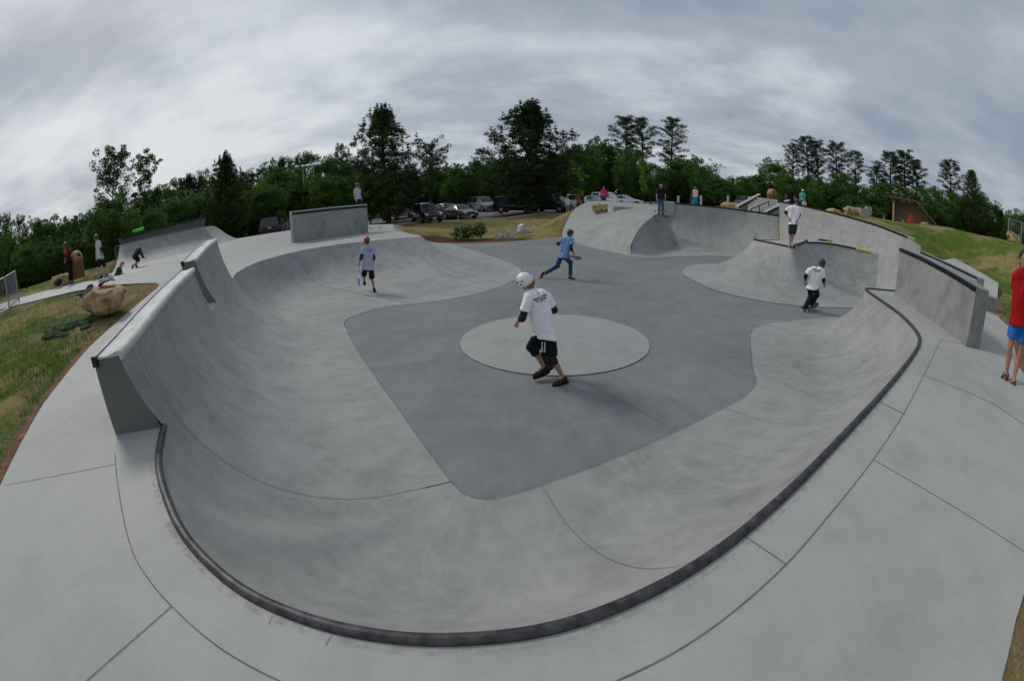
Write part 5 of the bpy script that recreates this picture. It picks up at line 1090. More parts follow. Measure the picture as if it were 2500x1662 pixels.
# -- boy standing on the hip with one foot on the tail of his board, hands on hips
r5 = 16.2
P5 = joints(*z4, r5, dict(head=(437, 155, -.04), neck=(425, 200, 0), sl=(475, 222, -.02), sr=(352, 215, -.02), el=(468, 305, .05), er=(315, 272, .05), wl=(446, 362, -.10), wr=(348, 338, -.12), hl=(422, 395, 0), hr=(378, 395, 0), kl=(405, 505, -.08), kr=(368, 505, -.06), al=(383, 598, -.02), ar=(360, 600, -.02), tl=(400, 625, -.22), tr=(358, 628, -.22)))
B5 = person('boy in grey helmet and white T-shirt standing on the hip, hands on hips', P5, H=1.60, face=(.05, -.95, -.42), shirt=(.90, .90, .92), hem=.02, pants=(.03, .03, .035), plen=1.08, pw=1.12, shoes=(.34, .33, .34), helm=(.02, .022, .024), pads=True, skin=(.46, .24, .2), eyes=True, hairless=True)
a_ = Z(*z4, 392, 642, r5-.08); b_ = Z(*z4, 548, 598, r5+.30); skateboard('skateboard tipped up on its tail at the coping of the hip', a_.lerp(b_, .5), b_-a_, Vector((-.15, 0, 1)), deck='grip', under=(.10, .09, .08), L_=.78)
# -- man in red at the right edge
z6 = (2380, 580, .2553); r6 = floor_r(*z6, 300, 1360, ZD)+.02
P6 = joints(*z6, r6, dict(head=(474, 222, -.02), neck=(468, 318, .02), sl=(548, 372, .06), sr=(395, 372, .0), el=(585, 560, .20), er=(376, 540, .14), wl=(500, 700, .26), wr=(400, 690, .26), hl=(480, 812, .03), hr=(388, 806, .0), kl=(425, 1120, .03), kr=(335, 1050, .0), al=(372, 1350, -.02), ar=(302, 1285, .03), tl=(372, 1420, -.16), tr=(278, 1340, -.10)))
B6 = person('dark-haired boy in a red T-shirt, blue shorts and sandals standing at the right edge', P6, H=1.62, face=(-.93, -.35, -.12), shirt=(.36, .008, .012), sleeve=.66, hem=.03, pants=(.02, .16, .50), plen=.60, pw=1.12, shoes=(.40, .22, .16), hair=(.012, .01, .01), skin=(.40, .20, .14), eyes=True, sole=M_PLAST, vox=.009)
s_ = MB()
for A_, T_, K_ in (('al', 'tl', 'kl'), ('ar', 'tr', 'kr')):
    an, to = P6[A_], P6[T_]; f = (to-an).normalized(); M = frame(f, (P6[K_]-an).normalized()+Vector((0, 0, .4)))
    for q, w, zz2 in ((.02, .050, .0), (.085, .054, -.028), (.13, .052, -.042)): s_.tube([an + M @ Vector((math.cos(t)*w*1.1, q-.012, math.sin(t)*.05-.045-abs(zz2)*.4)) for t in np.linspace(-.2, PI+.2, 9)], .0095, 5)
obj('sandal_strap', s_, M_BLACK, B6)
# -- the other people, standing or crouching further out
def stand(px, py, r, H, lean=0.0, fdeg=180, arms=(.06, .06), spread=.09, crossed=False, z=None):
    """px,py: where the head is seen; r: distance; fdeg: heading, 0 faces away from the camera"""
    hd = D(px, py, r); a = math.atan2(hd.x, hd.y); f = Vector((math.sin(a+math.radians(fdeg)), math.cos(a+math.radians(fdeg)), 0)); rt = Vector((f.y, -f.x, 0)); s = H/1.5; zf = hd.z - 1.40*s if z is None else z; B = Vector((hd.x, hd.y, zf))
    q = lambda x, y, z_: B + rt*x*s + f*y*s + Vector((0, 0, z_*s))
    P = dict(head=q(0, .03, 1.40), neck=q(0, 0, 1.27), sl=q(-.165, 0, 1.20), sr=q(.165, 0, 1.20), el=q(-.165-arms[0], -.03, .95), er=q(.165+arms[1], -.03, .95), wl=q(-.165-arms[0], .07, .74), wr=q(.165+arms[1], .07, .74), hl=q(-.075, 0, .78), hr=q(.075, 0, .78), kl=q(-spread, .02, .43), kr=q(spread, .02, .43), al=q(-spread-.01, -.01, .075), ar=q(spread+.01, -.01, .075), tl=q(-spread-.03, .14, .03), tr=q(spread+.03, .14, .03))
    if crossed: P['wl'] = q(.06, .15, .98); P['wr'] = q(-.06, .17, .96)
    return P, f
def simple(label, px, py, r, H, fdeg=180, hoff=(0, 0), **k):
    P, f = stand(px, py, r, H, fdeg=fdeg, **{a: k.pop(a) for a in ('arms', 'spread', 'crossed', 'z') if a in k}); return person(label, P, H=H, face=f+Vector((0, 0, -.15)), vox=k.pop('vox', .013), **k), P
simple('boy in dark helmet and grey T-shirt standing behind the grey slab wall', 823, 428, 22.6, 1.5, 130, shirt=(.42, .47, .54), pants=(.03, .03, .04), plen=1.0, helm=(.03, .035, .035), pads=False)
simple('boy in red helmet, black T-shirt and jeans beside the pale box', 1523, 421, 24.2, 1.5, 175, shirt=(.012, .012, .014), pants=(.06, .10, .2), plen=1.9, helm=(.55, .03, .07), z=1.62)
p_ = G(1521, 484, 1.66); skateboard('skateboard under the feet of the boy in the red helmet on the bank', D(1519, 487, 24.1), Vector((1, .1, 0)), Vector((0, 0, 1)), L_=.75)
simple('woman in a white top and long teal skirt walking away with a dark bag', 1602, 434, 38, 1.62, 0, shirt=(.70, .66, .68), pants=None, skirt=(.0, .27, .38), hair=(.30, .15, .07), shoes=(.1, .06, .04), sleeve=.15)
simple('child in black half hidden beside the woman in the teal skirt', 1593, 452, 39, 1.2, 60, shirt=(.05, .03, .03), pants=(.35, .15, .12), plen=1.0, hair=(.2, .1, .05))
simple('woman in a bright pink T-shirt with folded arms standing behind the wave bank', 1391, 433, 36, 1.6, 180, crossed=True, shirt=(.62, .03, .20), pants=(.02, .04, .12), plen=1.9, hair=(.05, .02, .015), long_hair=True)
simple('child in a white shirt with reddish hair at the far end of the parked cars', 1308, 456, 36, 1.25, 160, shirt=(.62, .58, .55), pants=(.2, .18, .16), plen=1.0, hair=(.22, .07, .03))
simple('man in a dark shirt standing among the white cars', 1341, 447, 40, 1.7, 120, shirt=(.03, .03, .04), pants=(.03, .03, .05), plen=1.9, hair=(.16, .06, .03), skin=(.5, .2, .14))
simple('child in a red top behind the man in the dark shirt', 1333, 452, 41, 1.3, 120, shirt=(.40, .05, .04), pants=(.03, .03, .05), plen=1.9, hair=(.2, .08, .04))
simple('teenager in a black T-shirt at the top of the stairs, seen from behind', 1821, 435, 30, 1.75, 20, shirt=(.012, .012, .014), pants=(.015, .015, .018), plen=1.9, hair=(.02, .015, .012), arms=(.1, .1))
simple('child in a white helmet and mint green T-shirt at the top of the stairs', 1849, 440, 32, 1.45, 20, shirt=(.10, .42, .36), pants=(.08, .05, .05), plen=1.0, helm=M_WHITE)
simple('small child in white beside the child in the mint green shirt', 1853, 462, 31, .95, 170, shirt=(.7, .66, .66), pants=(.3, .2, .2), plen=1.0, hair=(.2, .1, .05))
simple('small child in an orange top sitting on the slope behind the right wall', 1887, 486, 33, .8, 200, shirt=(.5, .10, .05), pants=(.1, .1, .1), plen=1.0, hair=(.2, .1, .05))
simple('man in white shirt and dark shorts standing left of the shelter', 2037, 492, 55, 1.75, 90, shirt=(.62, .62, .64), pants=(.02, .02, .025), plen=1.0, hair=(.03, .02, .02))
simple('person in a red shirt standing in front of the shelter wall', 2098, 495, 54, 1.6, 200, shirt=(.60, .03, .015), pants=(.55, .04, .02), plen=1.9, hair=(.3, .08, .04))
simple('person in pale top crouching left of the red shirt at the shelter', 2081, 506, 54, 1.0, 200, shirt=(.3, .25, .25), pants=(.05, .05, .1), plen=1.0, hair=(.04, .02, .02))
# left side: black-clad skater, boy on board, two crouching boys
zl = (130, 560, .1403)
rb = 20.0; PB = joints(*zl, rb, dict(head=(203, 285, 0), neck=(215, 345, 0), sl=(205, 370, -.12), sr=(262, 365, .14), el=(232, 455, -.14), er=(285, 450, .14), wl=(205, 545, -.12), wr=(300, 520, .1), hl=(262, 560, -.08), hr=(290, 560, .08), kl=(282, 720, -.08), kr=(305, 720, .08), al=(285, 880, -.08), ar=(322, 870, .08), tl=(262, 905, -.18), tr=(345, 890, .14)))
person('skater in black with orange red shoulders by the slatted bin on the left', PB, H=1.55, face=(-.6, -.75, -.2), shirt=(.03, .015, .015), pants=(.012, .012, .014), plen=1.95, helm=(.03, .03, .03), pads=True, vox=.012, skin=(.45, .2, .13))
m = MB(); m.ell(PB['sl'].lerp(PB['el'], .25), (.085, .085, .13)); m.ell(PB['sr'].lerp(PB['er'], .25), (.08, .08, .12)); o = obj('shoulder_panel', m, cloth((.55, .05, .03)), [q for q in SC.objects if q.get('label', '').startswith('skater in black with orange')][0])
rb = 17.9; PC = joints(*zl, rb, dict(head=(747, 150, 0), neck=(765, 205, 0), sl=(768, 245, -.14), sr=(815, 235, .14), el=(848, 355, -.14), er=(745, 380, .16), wl=(852, 478, -.12), wr=(742, 490, .14), hl=(800, 500, -.06), hr=(838, 500, .06), kl=(800, 650, -.07), kr=(895, 640, .06), al=(832, 800, -.08), ar=(935, 770, .08), tl=(790, 828, -.12), tr=(968, 795, -.05)))
person('boy in light T-shirt and dark shorts on a skateboard, left path', PC, H=1.5, face=(-.8, -.5, -.35), shirt=(.55, .55, .55), hem=.03, pants=(.014, .016, .016), plen=1.05, pw=1.15, helm=(.03, .04, .04), pads=['el'], vox=.012, skin=(.5, .27, .22))
a_ = Z(*zl, 722, 868, rb-.15); b_ = Z(*zl, 1000, 828, rb+.05); skateboard('black skateboard under the boy in the light T-shirt on the left path', a_.lerp(b_, .5)+Vector((0, 0, .03)), b_-a_, Vector((0, 0, 1)), deck='grip', under=(.08, .08, .08), L_=.82)
rb = 17.2; PD_ = joints(*zl, rb, dict(head=(1200, 612, 0), neck=(1165, 668, 0), sl=(1120, 695, .10), sr=(1165, 700, -.12), el=(1185, 770, .05), er=(1200, 765, -.14), wl=(1215, 815, .0), wr=(1238, 815, -.16), hl=(1100, 800, .08), hr=(1115, 805, -.08), kl=(1160, 770, .12), kr=(1175, 780, -.12), al=(1140, 838, .10), ar=(1150, 845, -.10), tl=(1190, 842, .08), tr=(1200, 850, -.12)))
person('boy in a dark green T-shirt crouching with a hand on the left path', PD_, H=1.25, face=(.85, -.25, -.3), shirt=(.02, .045, .02), pants=(.05, .03, .04), plen=1.0, hair=(.20, .08, .04), vox=.011, skin=(.5, .25, .22))
rb = 18.6; PE = joints(*zl, rb, dict(head=(1530, 285, 0), neck=(1505, 340, 0), sl=(1455, 365, .12), sr=(1510, 375, -.14), el=(1555, 450, .08), er=(1555, 475, -.16), wl=(1580, 415, -.02), wr=(1610, 500, -.1), hl=(1408, 480, .08), hr=(1420, 490, -.08), kl=(1500, 520, .08), kr=(1490, 545, -.1), al=(1400, 622, .06), ar=(1450, 615, -.1), tl=(1390, 660, -.02), tr=(1475, 640, -.14)))
person('red-haired boy in black crouching with arms out below the left ramp', PE, H=1.32, face=(.85, -.2, -.15), shirt=(.012, .028, .022), pants=(.012, .012, .014), plen=1.05, pw=1.2, hair=(.38, .13, .05), pads=['er'], vox=.011, skin=(.55, .28, .22))
# ------------------------------------------------------------------ cars
M_GLASS = flat('car_glass', (.02, .025, .028), .08, 0, .2, 2, .8); M_TYRE = flat('tyre', (.014, .014, .015), .85); M_RIM = flat('rim', (.42, .42, .44), .3, .8, .2, 8); M_LAMP = flat('headlamp', (.62, .64, .66), .1, .1, .1, 20, .8); M_TAIL = flat('tail_lamp', (.45, .02, .015), .2); M_TRIM = flat('dark_trim', (.02, .02, .022), .55); M_PLATE = flat('number_plate', (.6, .6, .62), .5)
def paint(c): 
    m = flat('car_paint', c, .22, .25, .05, 3, .6); m.node_tree.nodes['Principled BSDF'].inputs['Coat Weight'].default_value = .6; m.node_tree.nodes['Principled BSDF'].inputs['Coat Roughness'].default_value = .06; return m
CT = dict(   # stations along the length: x, underside, belt line, roof, half width, half width of the roof; windows between station numbers
 suv=([(-2.30, .42, .95, .95, .80, .78), (-2.26, .34, 1.02, 1.08, .88, .80), (-2.12, .30, 1.04, 1.70, .90, .70), (-1.2, .28, 1.04, 1.78, .92, .72), (0.0, .28, 1.03, 1.79, .92, .72), (.55, .28, 1.02, 1.70, .92, .69), (1.12, .28, 1.03, 1.10, .92, .80), (1.75, .30, .98, 1.02, .90, .76), (2.22, .34, .86, .90, .84, .70), (2.34, .40, .62, .66, .76, .66)], ((2, 3), (3, 4), (4, 5)), (5, 6), 1.40, .37),
 sedan=([(-2.30, .40, .80, .80, .74, .70), (-2.22, .32, .94, .96, .84, .74), (-1.65, .28, .96, 1.00, .88, .74), (-1.0, .26, .95, 1.36, .89, .62), (-.2, .26, .94, 1.44, .89, .62), (.35, .26, .93, 1.38, .89, .61), (1.05, .26, .92, .98, .89, .74), (1.75, .28, .84, .88, .86, .70), (2.18, .32, .70, .74, .78, .64), (2.30, .38, .52, .56, .70, .58)], ((3, 4), (4, 5)), (5, 6), 1.38, .32),
 pickup=([(-2.60, .48, 1.02, 1.03, .84, .82), (-2.55, .40, 1.05, 1.06, .92, .90), (-1.6, .36, 1.05, 1.06, .94, .92), (-.62, .34, 1.06, 1.08, .94, .90), (-.50, .34, 1.06, 1.72, .94, .70), (.45, .34, 1.05, 1.74, .94, .70), (1.05, .34, 1.05, 1.12, .94, .82), (1.8, .36, 1.0, 1.04, .92, .80), (2.45, .40, .92, .96, .86, .76), (2.56, .46, .66, .70, .78, .7)], ((4, 5),), (5, 6), 1.62, .39))
def car(kind, label, px, base, r, head, col, rack=False):
    st, sw, ws, wx, wr = CT[kind]; p = D(px, base, r); x0, y0 = p.x, p.y; z0 = tz(x0, y0)+.035
    root = thing('parked_car', label, 'car' if kind != 'pickup' else 'pickup', (x0, y0, z0), math.radians(head), 'cars in the parking lot', world=False); mb = MB(); rows = []
    for x, zb, bl, rf, hw, hr in st:
        h = [(hw*.90, zb), (hw*.985, zb+.14), (hw, (zb+bl)/2), (hw*.985, bl-.05), (hw*.955, bl), (hr*1.0, rf-.06 if rf-bl > .2 else (rf+bl)/2), (hr*.90, rf-.015), (hr*.5, rf+.012), (0, rf+.018)]
        rows.append([(x, y, z) for y, z in h] + [(x, -y, z) for y, z in h[::-1][1:]])
    mb.grid(rows); mb.add(rows[0], [tuple(range(len(rows[0])-1, -1, -1))]); mb.add(rows[-1], [tuple(range(len(rows[0])))]); body = obj('body', mb, paint(col), root, angle=32)
    def pan(i, j, a, b, f0=.07, f1=.93, g0=.10, g1=.93):      # quad on the skin between stations i,j and section points a,b, a little proud
        A_, B_, C_, D_ = (Vector(rows[i][a]), Vector(rows[j][a]), Vector(rows[j][b]), Vector(rows[i][b])); n = (B_-A_).cross(D_-A_).normalized(); cen = (A_+C_)/2
        if n.dot(cen-Vector((cen.x*.8, 0, .8))) < 0: n = -n
        f = lambda u, v: A_.lerp(B_, u).lerp(D_.lerp(C_, u), v) + n*.006
        return [f(f0, g0), f(f1, g0), f(f1, g1), f(f0, g1)]
    nl = len(rows[0])
    for i, j in sw:
        for a, b in ((4, 5), (nl-5, nl-6)):
            w = MB(); q = pan(i, j, a, b); w.add(q, [(0, 1, 2, 3)]); obj('window', w, M_GLASS, root, smooth=False)
    for nm_, (i, j) in (('windscreen', ws), ('rear_window', (1, 2) if kind == 'suv' else ((2, 3) if kind == 'sedan' else (3, 4)))):
        w = MB(); A_ = [Vector(rows[i][k]) for k in range(5, nl-5)]; B_ = [Vector(rows[j][k]) for k in range(5, nl-5)]; r1 = [a.lerp(b, .08) for a, b in zip(A_, B_)]; r2 = [a.lerp(b, .90) for a, b in zip(A_, B_)]; d = Vector((.008 if nm_ == 'windscreen' else -.008, 0, .008)); w.grid([[tuple(q+d) for q in r1], [tuple(q+d) for q in r2]]); obj(nm_, w, M_GLASS, root, angle=0)
    hwf = st[-2][4]; zf = (st[-2][2]+st[-2][1])/2+.06; xf = (st[-1][0]+st[-2][0])/2+.03
    for sy in (-1, 1):
        w = MB(); w.ell((st[-2][0]+.045, sy*(hwf-.20), zf+.13), (.07, .17, .09), None, 12, 8); obj('headlight', w, M_LAMP, root)
        w = MB(); w.box((st[0][0]+.03, sy*(st[1][4]-.16), st[1][2]-.17), (.10, .2, .2)); obj('tail_light', w, M_TAIL, root)
        w = MB(); k_ = ws[1]; w.box((st[k_][0]-.22, sy*(st[k_][4]+.09), st[k_][2]+.10), (.12, .18, .13)); obj('mirror', w, paint(col) if kind != 'pickup' else M_TRIM, root)
    w = MB(); w.box((st[-1][0]+.03, 0, zf-.02), (.05, .8, .16)); obj('grille', w, M_TRIM, root); w = MB(); w.box((st[-1][0]-.02, 0, st[-2][1]+.10), (.16, st[-1][4]*2+.06, .16)); bp_ = obj('bumper', w, M_TRIM if kind != 'sedan' else paint(col), root); w = MB(); w.box((st[-1][0]+.068, 0, st[-2][1]+.12), (.01, .32, .11)); obj('number_plate', w, M_PLATE, bp_)
    w = MB(); w.box((st[0][0]-.02, 0, st[1][1]+.14), (.16, st[0][4]*2+.06, .18)); bp_ = obj('bumper', w, M_TRIM if kind != 'sedan' else paint(col), root); w = MB(); w.box((st[0][0]-.03, 0, st[0][2]-.06), (.012, .32, .12)); obj('number_plate', w, M_PLATE, root)
    for sx in (-1, 1):
        for sy in (-1, 1):
            hw = st[4][4]; c = Vector((sx*wx, sy*(hw-.11), wr)); t = MB(); a = c - Vector((0, sy*.11, 0)); b = c + Vector((0, sy*.125, 0)); t.tube([a, a.lerp(b, .1), a.lerp(b, .9), b], [wr*.88, wr, wr, wr*.86], 22); ty = obj('tyre', t, M_TYRE, None); 
            rm = MB(); e = c + Vector((0, sy*.128, 0)); rm.tube([c, e - Vector((0, sy*.01, 0)), e], [wr*.62, wr*.62, wr*.5], 16)
            wh = bpy.data.objects.new('wheel', None); COL.objects.link(wh); wh.parent = root; ty.parent = wh; obj('rim', rm, M_RIM, wh)
            ar = MB(); ar.tube([c + Vector((math.cos(t_)*(wr+.045), sy*.122, math.sin(t_)*(wr+.045))) for t_ in np.linspace(-.15, PI+.15, 12)], .035, 5); obj('wheel_arch', ar, M_TRIM, root)
    if rack:
        for sy in (-1, 1):
            w = MB(); w.tube([(-1.9, sy*.56, st[3][3]+.0), (-1.8, sy*.56, st[3][3]+.07), (.3, sy*.56, st[4][3]+.07), (.45, sy*.56, st[4][3]-.02)], .018, 6); obj('roof_rail', w, M_TRIM, root)
    return root
BK = (.010, .011, .013)
car('suv', 'black four wheel drive facing the camera between the two big pines, roof rails on top', 982, 512, 42.5, -62, BK, True)
car('sedan', 'dark plum grey saloon just right of the black four wheel drive', 1060, 506, 45.0, -56, (.085, .06, .06))
car('sedan', 'dark car mostly hidden behind the black four wheel drive', 1032, 498, 49.5, -42, (.03, .035, .04))
car('suv', 'silver estate parked alone in the middle of the lot', 1113, 489, 55, -58, (.34, .36, .38), True)
car('sedan', 'black car half hidden behind the dark boxy jeep', 1160, 486, 60, -50, BK)
car('suv', 'boxy black jeep seen from the side under the tallest pine', 1190, 497, 48.5, -20, (.008, .012, .016), True)
car('suv', 'dark green grey off-roader right of the tallest pine trunk', 1268, 493, 49.0, -30, (.035, .045, .045), True)
car('sedan', 'beige saloon seen from behind, left of the black four wheel drive', 915, 508, 51, 72, (.28, .24, .20))
car('pickup', 'white pickup truck behind the child in the white shirt', 1318, 479, 53, -12, (.68, .70, .70))
car('pickup', 'white truck standing further back behind the dark off-roader', 1285, 470, 66, 175, (.68, .70, .70))
car('sedan', 'silver blue car behind the man in the dark shirt', 1372, 468, 55, -20, (.40, .44, .48))
car('suv', 'long white estate behind the woman in pink', 1404, 467, 57, -12, (.70, .71, .72))
car('sedan', 'white saloon furthest right in the row behind the wave bank', 1440, 467, 58, -10, (.70, .71, .72))
car('suv', 'dark blue van with red tail lamps, left of the slab wall', 622, 545, 40, 120, (.012, .016, .035))
car('sedan', 'pale blue grey car peeping out left of the slab wall', 662, 541, 42, 100, (.25, .28, .33))
car('suv', 'grey car behind the stones left of the sloped stair wall', 1688, 474, 60, 90, (.25, .26, .27))
# ------------------------------------------------------------------ rocks
M_ROCK = flat('sandstone', (.42, .29, .15), .9, 0, .45, 5.5, .2, 1.0); M_ROCKG = flat('grey_rock', (.26, .25, .22), .9, 0, .35, 3, .2, .8)
def boulder(name, label, c, size, mat, seed, rz=0, cat='boulder', group=None, cuts=6, rough=.16):
    bm = bmesh.new(); bmesh.ops.create_icosphere(bm, subdivisions=4, radius=1.0); rnd = random.Random(seed); pl = []
    for i in range(cuts): n = Vector((rnd.gauss(0, 1), rnd.gauss(0, 1), rnd.gauss(0, .7))).normalized(); pl.append((n, rnd.uniform(.62, .86)))
    pl.append((Vector((.1, .05, 1)).normalized(), .62))
    for v in bm.verts:
        for n, d in pl:
            e = v.co.dot(n) - d
            if e > 0: v.co -= n*e*.93
        v.co += v.co.normalized()*(noise.fractal(v.co*2.3+Vector((seed, 0, 0)), .7, 2, 4)*rough)
        v.co = Matrix.Rotation(rz, 3, 'Z') @ Vector((v.co.x*size[0], v.co.y*size[1], v.co.z*size[2]))
    me = bpy.data.meshes.new(name); bm.to_mesh(me); bm.free(); me.materials.append(mat); me.shade_smooth(); me.set_sharp_from_angle(angle=math.radians(38)); o = link(name, me); o.location = c; return tag(o, label, cat, group)
p = D(236, 688, 10.9); pz = tz(p.x, p.y); boulder('boulder', 'big tan sandstone boulder on the left lawn with an upturned board on top', (p.x, p.y, p.z-.03), (.98, .62, .42), M_ROCK, 4, -.45, cuts=9, rough=.10)
p = D(140, 643, 21.0); boulder('boulder', 'flat tan boulder left of the slatted bin beside the path', (p.x, p.y, tz(p.x, p.y)+.18), (.85, .5, .45), M_ROCK, 9)
p = D(1383, 481, 28.4); boulder('boulder', 'grey and ochre boulder set into the wave bank', (p.x, p.y, p.z), (.62, .5, .42), M_ROCK, 2, .4, cuts=9)
for i, (px, py, r, s, lb) in enumerate(((1663, 470, 33, .5, 'round reddish boulder behind the far bowl wall'), (1920, 488, 34, .75, 'tan boulder on the slope left of the grey cabinet'), (1962, 500, 27, .6, 'light boulder low on the slope behind the tall right wall'), (2135, 508, 44, .9, 'tan boulder at the right corner of the shelter'), (2334, 545, 30, .7, 'tan boulder by the fence on the right hill'))):
    p = D(px, py, r); boulder('boulder', lb, (p.x, p.y, tz(p.x, p.y)+s*.3), (s, s*.7, s*.62), M_ROCK, 20+i)
p = D(1700, 473, 32); boulder('boulder', 'long ochre boulder just right of the round reddish one', (p.x, p.y, 2.2), (1.3, .7, .38), M_ROCK, 31)
# flat recess beside the wave boulder, its shadow put in as a dark triangle
m = MB(); a = D(1402, 476, 28.0); b = D(1455, 478, 28.3); c_ = D(1403, 491, 27.6); 
e = Vector((0, 0, 0)); q0, q1, q2 = D(1398, 476, 27.9), D(1460, 479, 28.3), D(1402, 492, 27.3); n_ = (q1-q0).cross(q2-q0).normalized(); n_ = n_ if n_.z > 0 else -n_
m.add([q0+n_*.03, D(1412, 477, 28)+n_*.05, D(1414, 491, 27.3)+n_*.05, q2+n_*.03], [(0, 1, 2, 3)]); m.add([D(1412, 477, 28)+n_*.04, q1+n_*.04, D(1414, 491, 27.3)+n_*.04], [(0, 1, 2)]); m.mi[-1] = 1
tag(obj('concrete_recess', m, [M_DECK, M_ENDC], smooth=False), 'triangular opening with its shade painted dark, in the wave bank beside its boulder', 'concrete recess')
# riprap of pale stones at the foot of the lawn
m = MB(); rr = random.Random(4)
for i in range(520):
    t = rr.random(); px, py = 1140+98*t, 550-22*t + rr.gauss(0, 1)*(3.6-2.0*t) - 2; g_ = D(px, py, 25.4+6*t + max(0, (550-22*t-py))*.45); x, y = g_.x, g_.y; z = tz(x, y) if i % 3 == 0 or i < 2 else z; s_ = rr.uniform(.035, .085); m.ell((x, y, z+.02), (s_, s_*.75, s_*.6), Matrix.Rotation(rr.uniform(0, 3), 3, 'Z') @ Matrix.Rotation(rr.uniform(-.5, .5), 3, 'X'), 6, 4)
tag(obj('gravel', m, flat('pale_stone', (.42, .37, .32), .9, 0, .4, 5)), 'pale riprap stones spilling down to the bowl edge', 'stones', kind='stuff')
p = D(1203, 526, 29.5); m = MB(); m.tube([(p.x-.15, p.y, tz(p.x, p.y)+.02), (p.x-.12, p.y, tz(p.x, p.y)+.36), (p.x+.05, p.y-.1, tz(p.x, p.y)+.46)], [.16, .15, .10], 10); tag(obj('drain_pipe', m, M_WHITE), 'white drain pipe end standing above the riprap', 'pipe')
p = D(1212, 535, 28.2); m = MB(); m.box((p.x, p.y, tz(p.x, p.y)+.10), (1.3, .14, .05), Matrix.Rotation(.5, 3, 'Z')); m.box((p.x+.5, p.y+.25, tz(p.x, p.y)+.05), (.12, .12, .2)); tag(obj('plank', m, M_ROCKG, smooth=False), 'weathered plank lying beside the drain pipe', 'plank')
def shrub(px, py, r, w, h, label, i=0, group=None):
    p = D(px, py, r); z = tz(p.x, p.y); tm, cm, H, W = proto('bush', i); o = thing('shrub', label, 'shrub', (p.x, p.y, z), rg2.uniform(0, 6), group, world=False); o.scale = (w/W, w/W, h/H); link('stems', tm, o); link('foliage', cm, o)
shrub(1060, 552, 25.6, .9, .75, 'leafy green shrub in the red mulch, left one of the three at the bowl edge', 0, 'shrubs in the mulch'); shrub(1080, 551, 25.9, .8, .8, 'leafy green shrub in the red mulch, middle one of the three at the bowl edge', 1, 'shrubs in the mulch'); shrub(1107, 548, 26.2, .7, .95, 'taller upright green shrub in the red mulch, right one of the three', 2, 'shrubs in the mulch')
shrub(1968, 480, 36, 2.6, 1.6, 'low dark shrub left of the grey cabinet', 1); shrub(2010, 484, 38, 2.2, 1.3, 'second low shrub just right behind the grey cabinet', 0)
# ------------------------------------------------------------------ bins
M_WOODB = flat('brown_slats', (.30, .12, .055), .7, 0, .2, 9); M_TANL = flat('tan_lid', (.40, .20, .12), .6, 0, .15, 9)
def bin_(label, px, py, r, z=None, h=1.0):
    p = D(px, py, r); z = z if z is not None else p.z; root = thing('litter_bin', label, 'litter bin', (p.x, p.y, z), world=False, group='slatted bins'); w = MB(); w.tube([(0, 0, .03), (0, 0, h*.70)], .27*h, 20); obj('liner', w, M_TRIM, root)
    w = MB()
    for i in range(20):
        a = 2*PI*i/20; w.box((.295*h*math.cos(a), .295*h*math.sin(a), h*.36), (.03, .056*h, h*.72), Matrix.Rotation(a, 3, 'Z'))
    obj('slats', w, M_WOODB, root, smooth=False)
    w = MB(); w.tube([(0, 0, h*.70), (0, 0, h*.76)], .32*h, 24); obj('rim', w, M_WOODB, root)
    w = MB(); w.ell((0, 0, h*.78), (.30*h, .30*h, .30*h), None, 24, 16); ld = obj('lid', w, M_TANL, root); w = MB(); a = math.atan2(-p.y, -p.x); w.ell((.22*h*math.cos(a+.5), .22*h*math.sin(a+.5), h*.88), (.10, .12, .10), None, 14, 8); obj('opening', w, M_TRIM, root)
bin_('brown slatted litter bin with domed lid on the left path', 182, 641, 20.3, None, 1.02)
bin_('orange brown slatted bin with domed lid at the top of the stairs', 1777, 475, 29.5, None, 1.0)
# ------------------------------------------------------------------ stairs with sloped side walls behind the far wall
def hubba(label, p0, p1, w=.30, zb=1.4, cap=True):
    a = Vector(p0); b = Vector(p1); root = thing('stair_wall', label, 'concrete wall', (a.x, a.y, zb)); o = Vector((-(b-a).y, (b-a).x, 0)).normalized()*w; m = MB()
    if o.y < 0: o = -o
    rows = []
    for p in (a, a.lerp(b, .85), b): rows.append([(p.x, p.y, zb), tuple(p), tuple(p+o), (p.x+o.x, p.y+o.y, zb)])
    rows[1] = [(rows[1][0][0], rows[1][0][1], zb), tuple(a.lerp(b, .85)), tuple(a.lerp(b, .85)+o), (rows[1][3][0], rows[1][3][1], zb)]
    m.grid([r+[r[0]] for r in rows]); m.add(rows[0], [(3, 2, 1, 0)]); m.add(rows[-1], [(0, 1, 2, 3)]); obj('wall_body', m, M_WALLC, root, smooth=False)
    c = MB(); cr = []
    for p in (a, b): cr.append([tuple(p + o.normalized()*u + Vector((0, 0, v))) for u, v in ((-.01, -.09), (-.01, .02), (.05, .02), (.05, -.09))])
    c.grid([r+[r[0]] for r in cr]); c.add(cr[0], [(3, 2, 1, 0)]); c.add(cr[-1], [(0, 1, 2, 3)]); obj('coping', c, M_STEEL, root, smooth=False)
    c = MB(); cr = [[tuple(p + o*u + Vector((0, 0, v))) for u, v in ((.1, .004), (.1, .05), (1, .05), (1, .004))] for p in (a, b)]; c.grid([r+[r[0]] for r in cr]); c.add(cr[0], [(3, 2, 1, 0)]); c.add(cr[-1], [(0, 1, 2, 3)]); obj('cap', c, M_DECK, root, smooth=False)
hubba('left one of the two sloped concrete stair walls behind the far bowl wall', D(1703, 477, 27.5), D(1754, 449, 29.5)); hubba('right one of the two sloped concrete stair walls, in front of the bin', D(1768, 490, 24.8), D(1822, 463, 27.0))
m = MB()
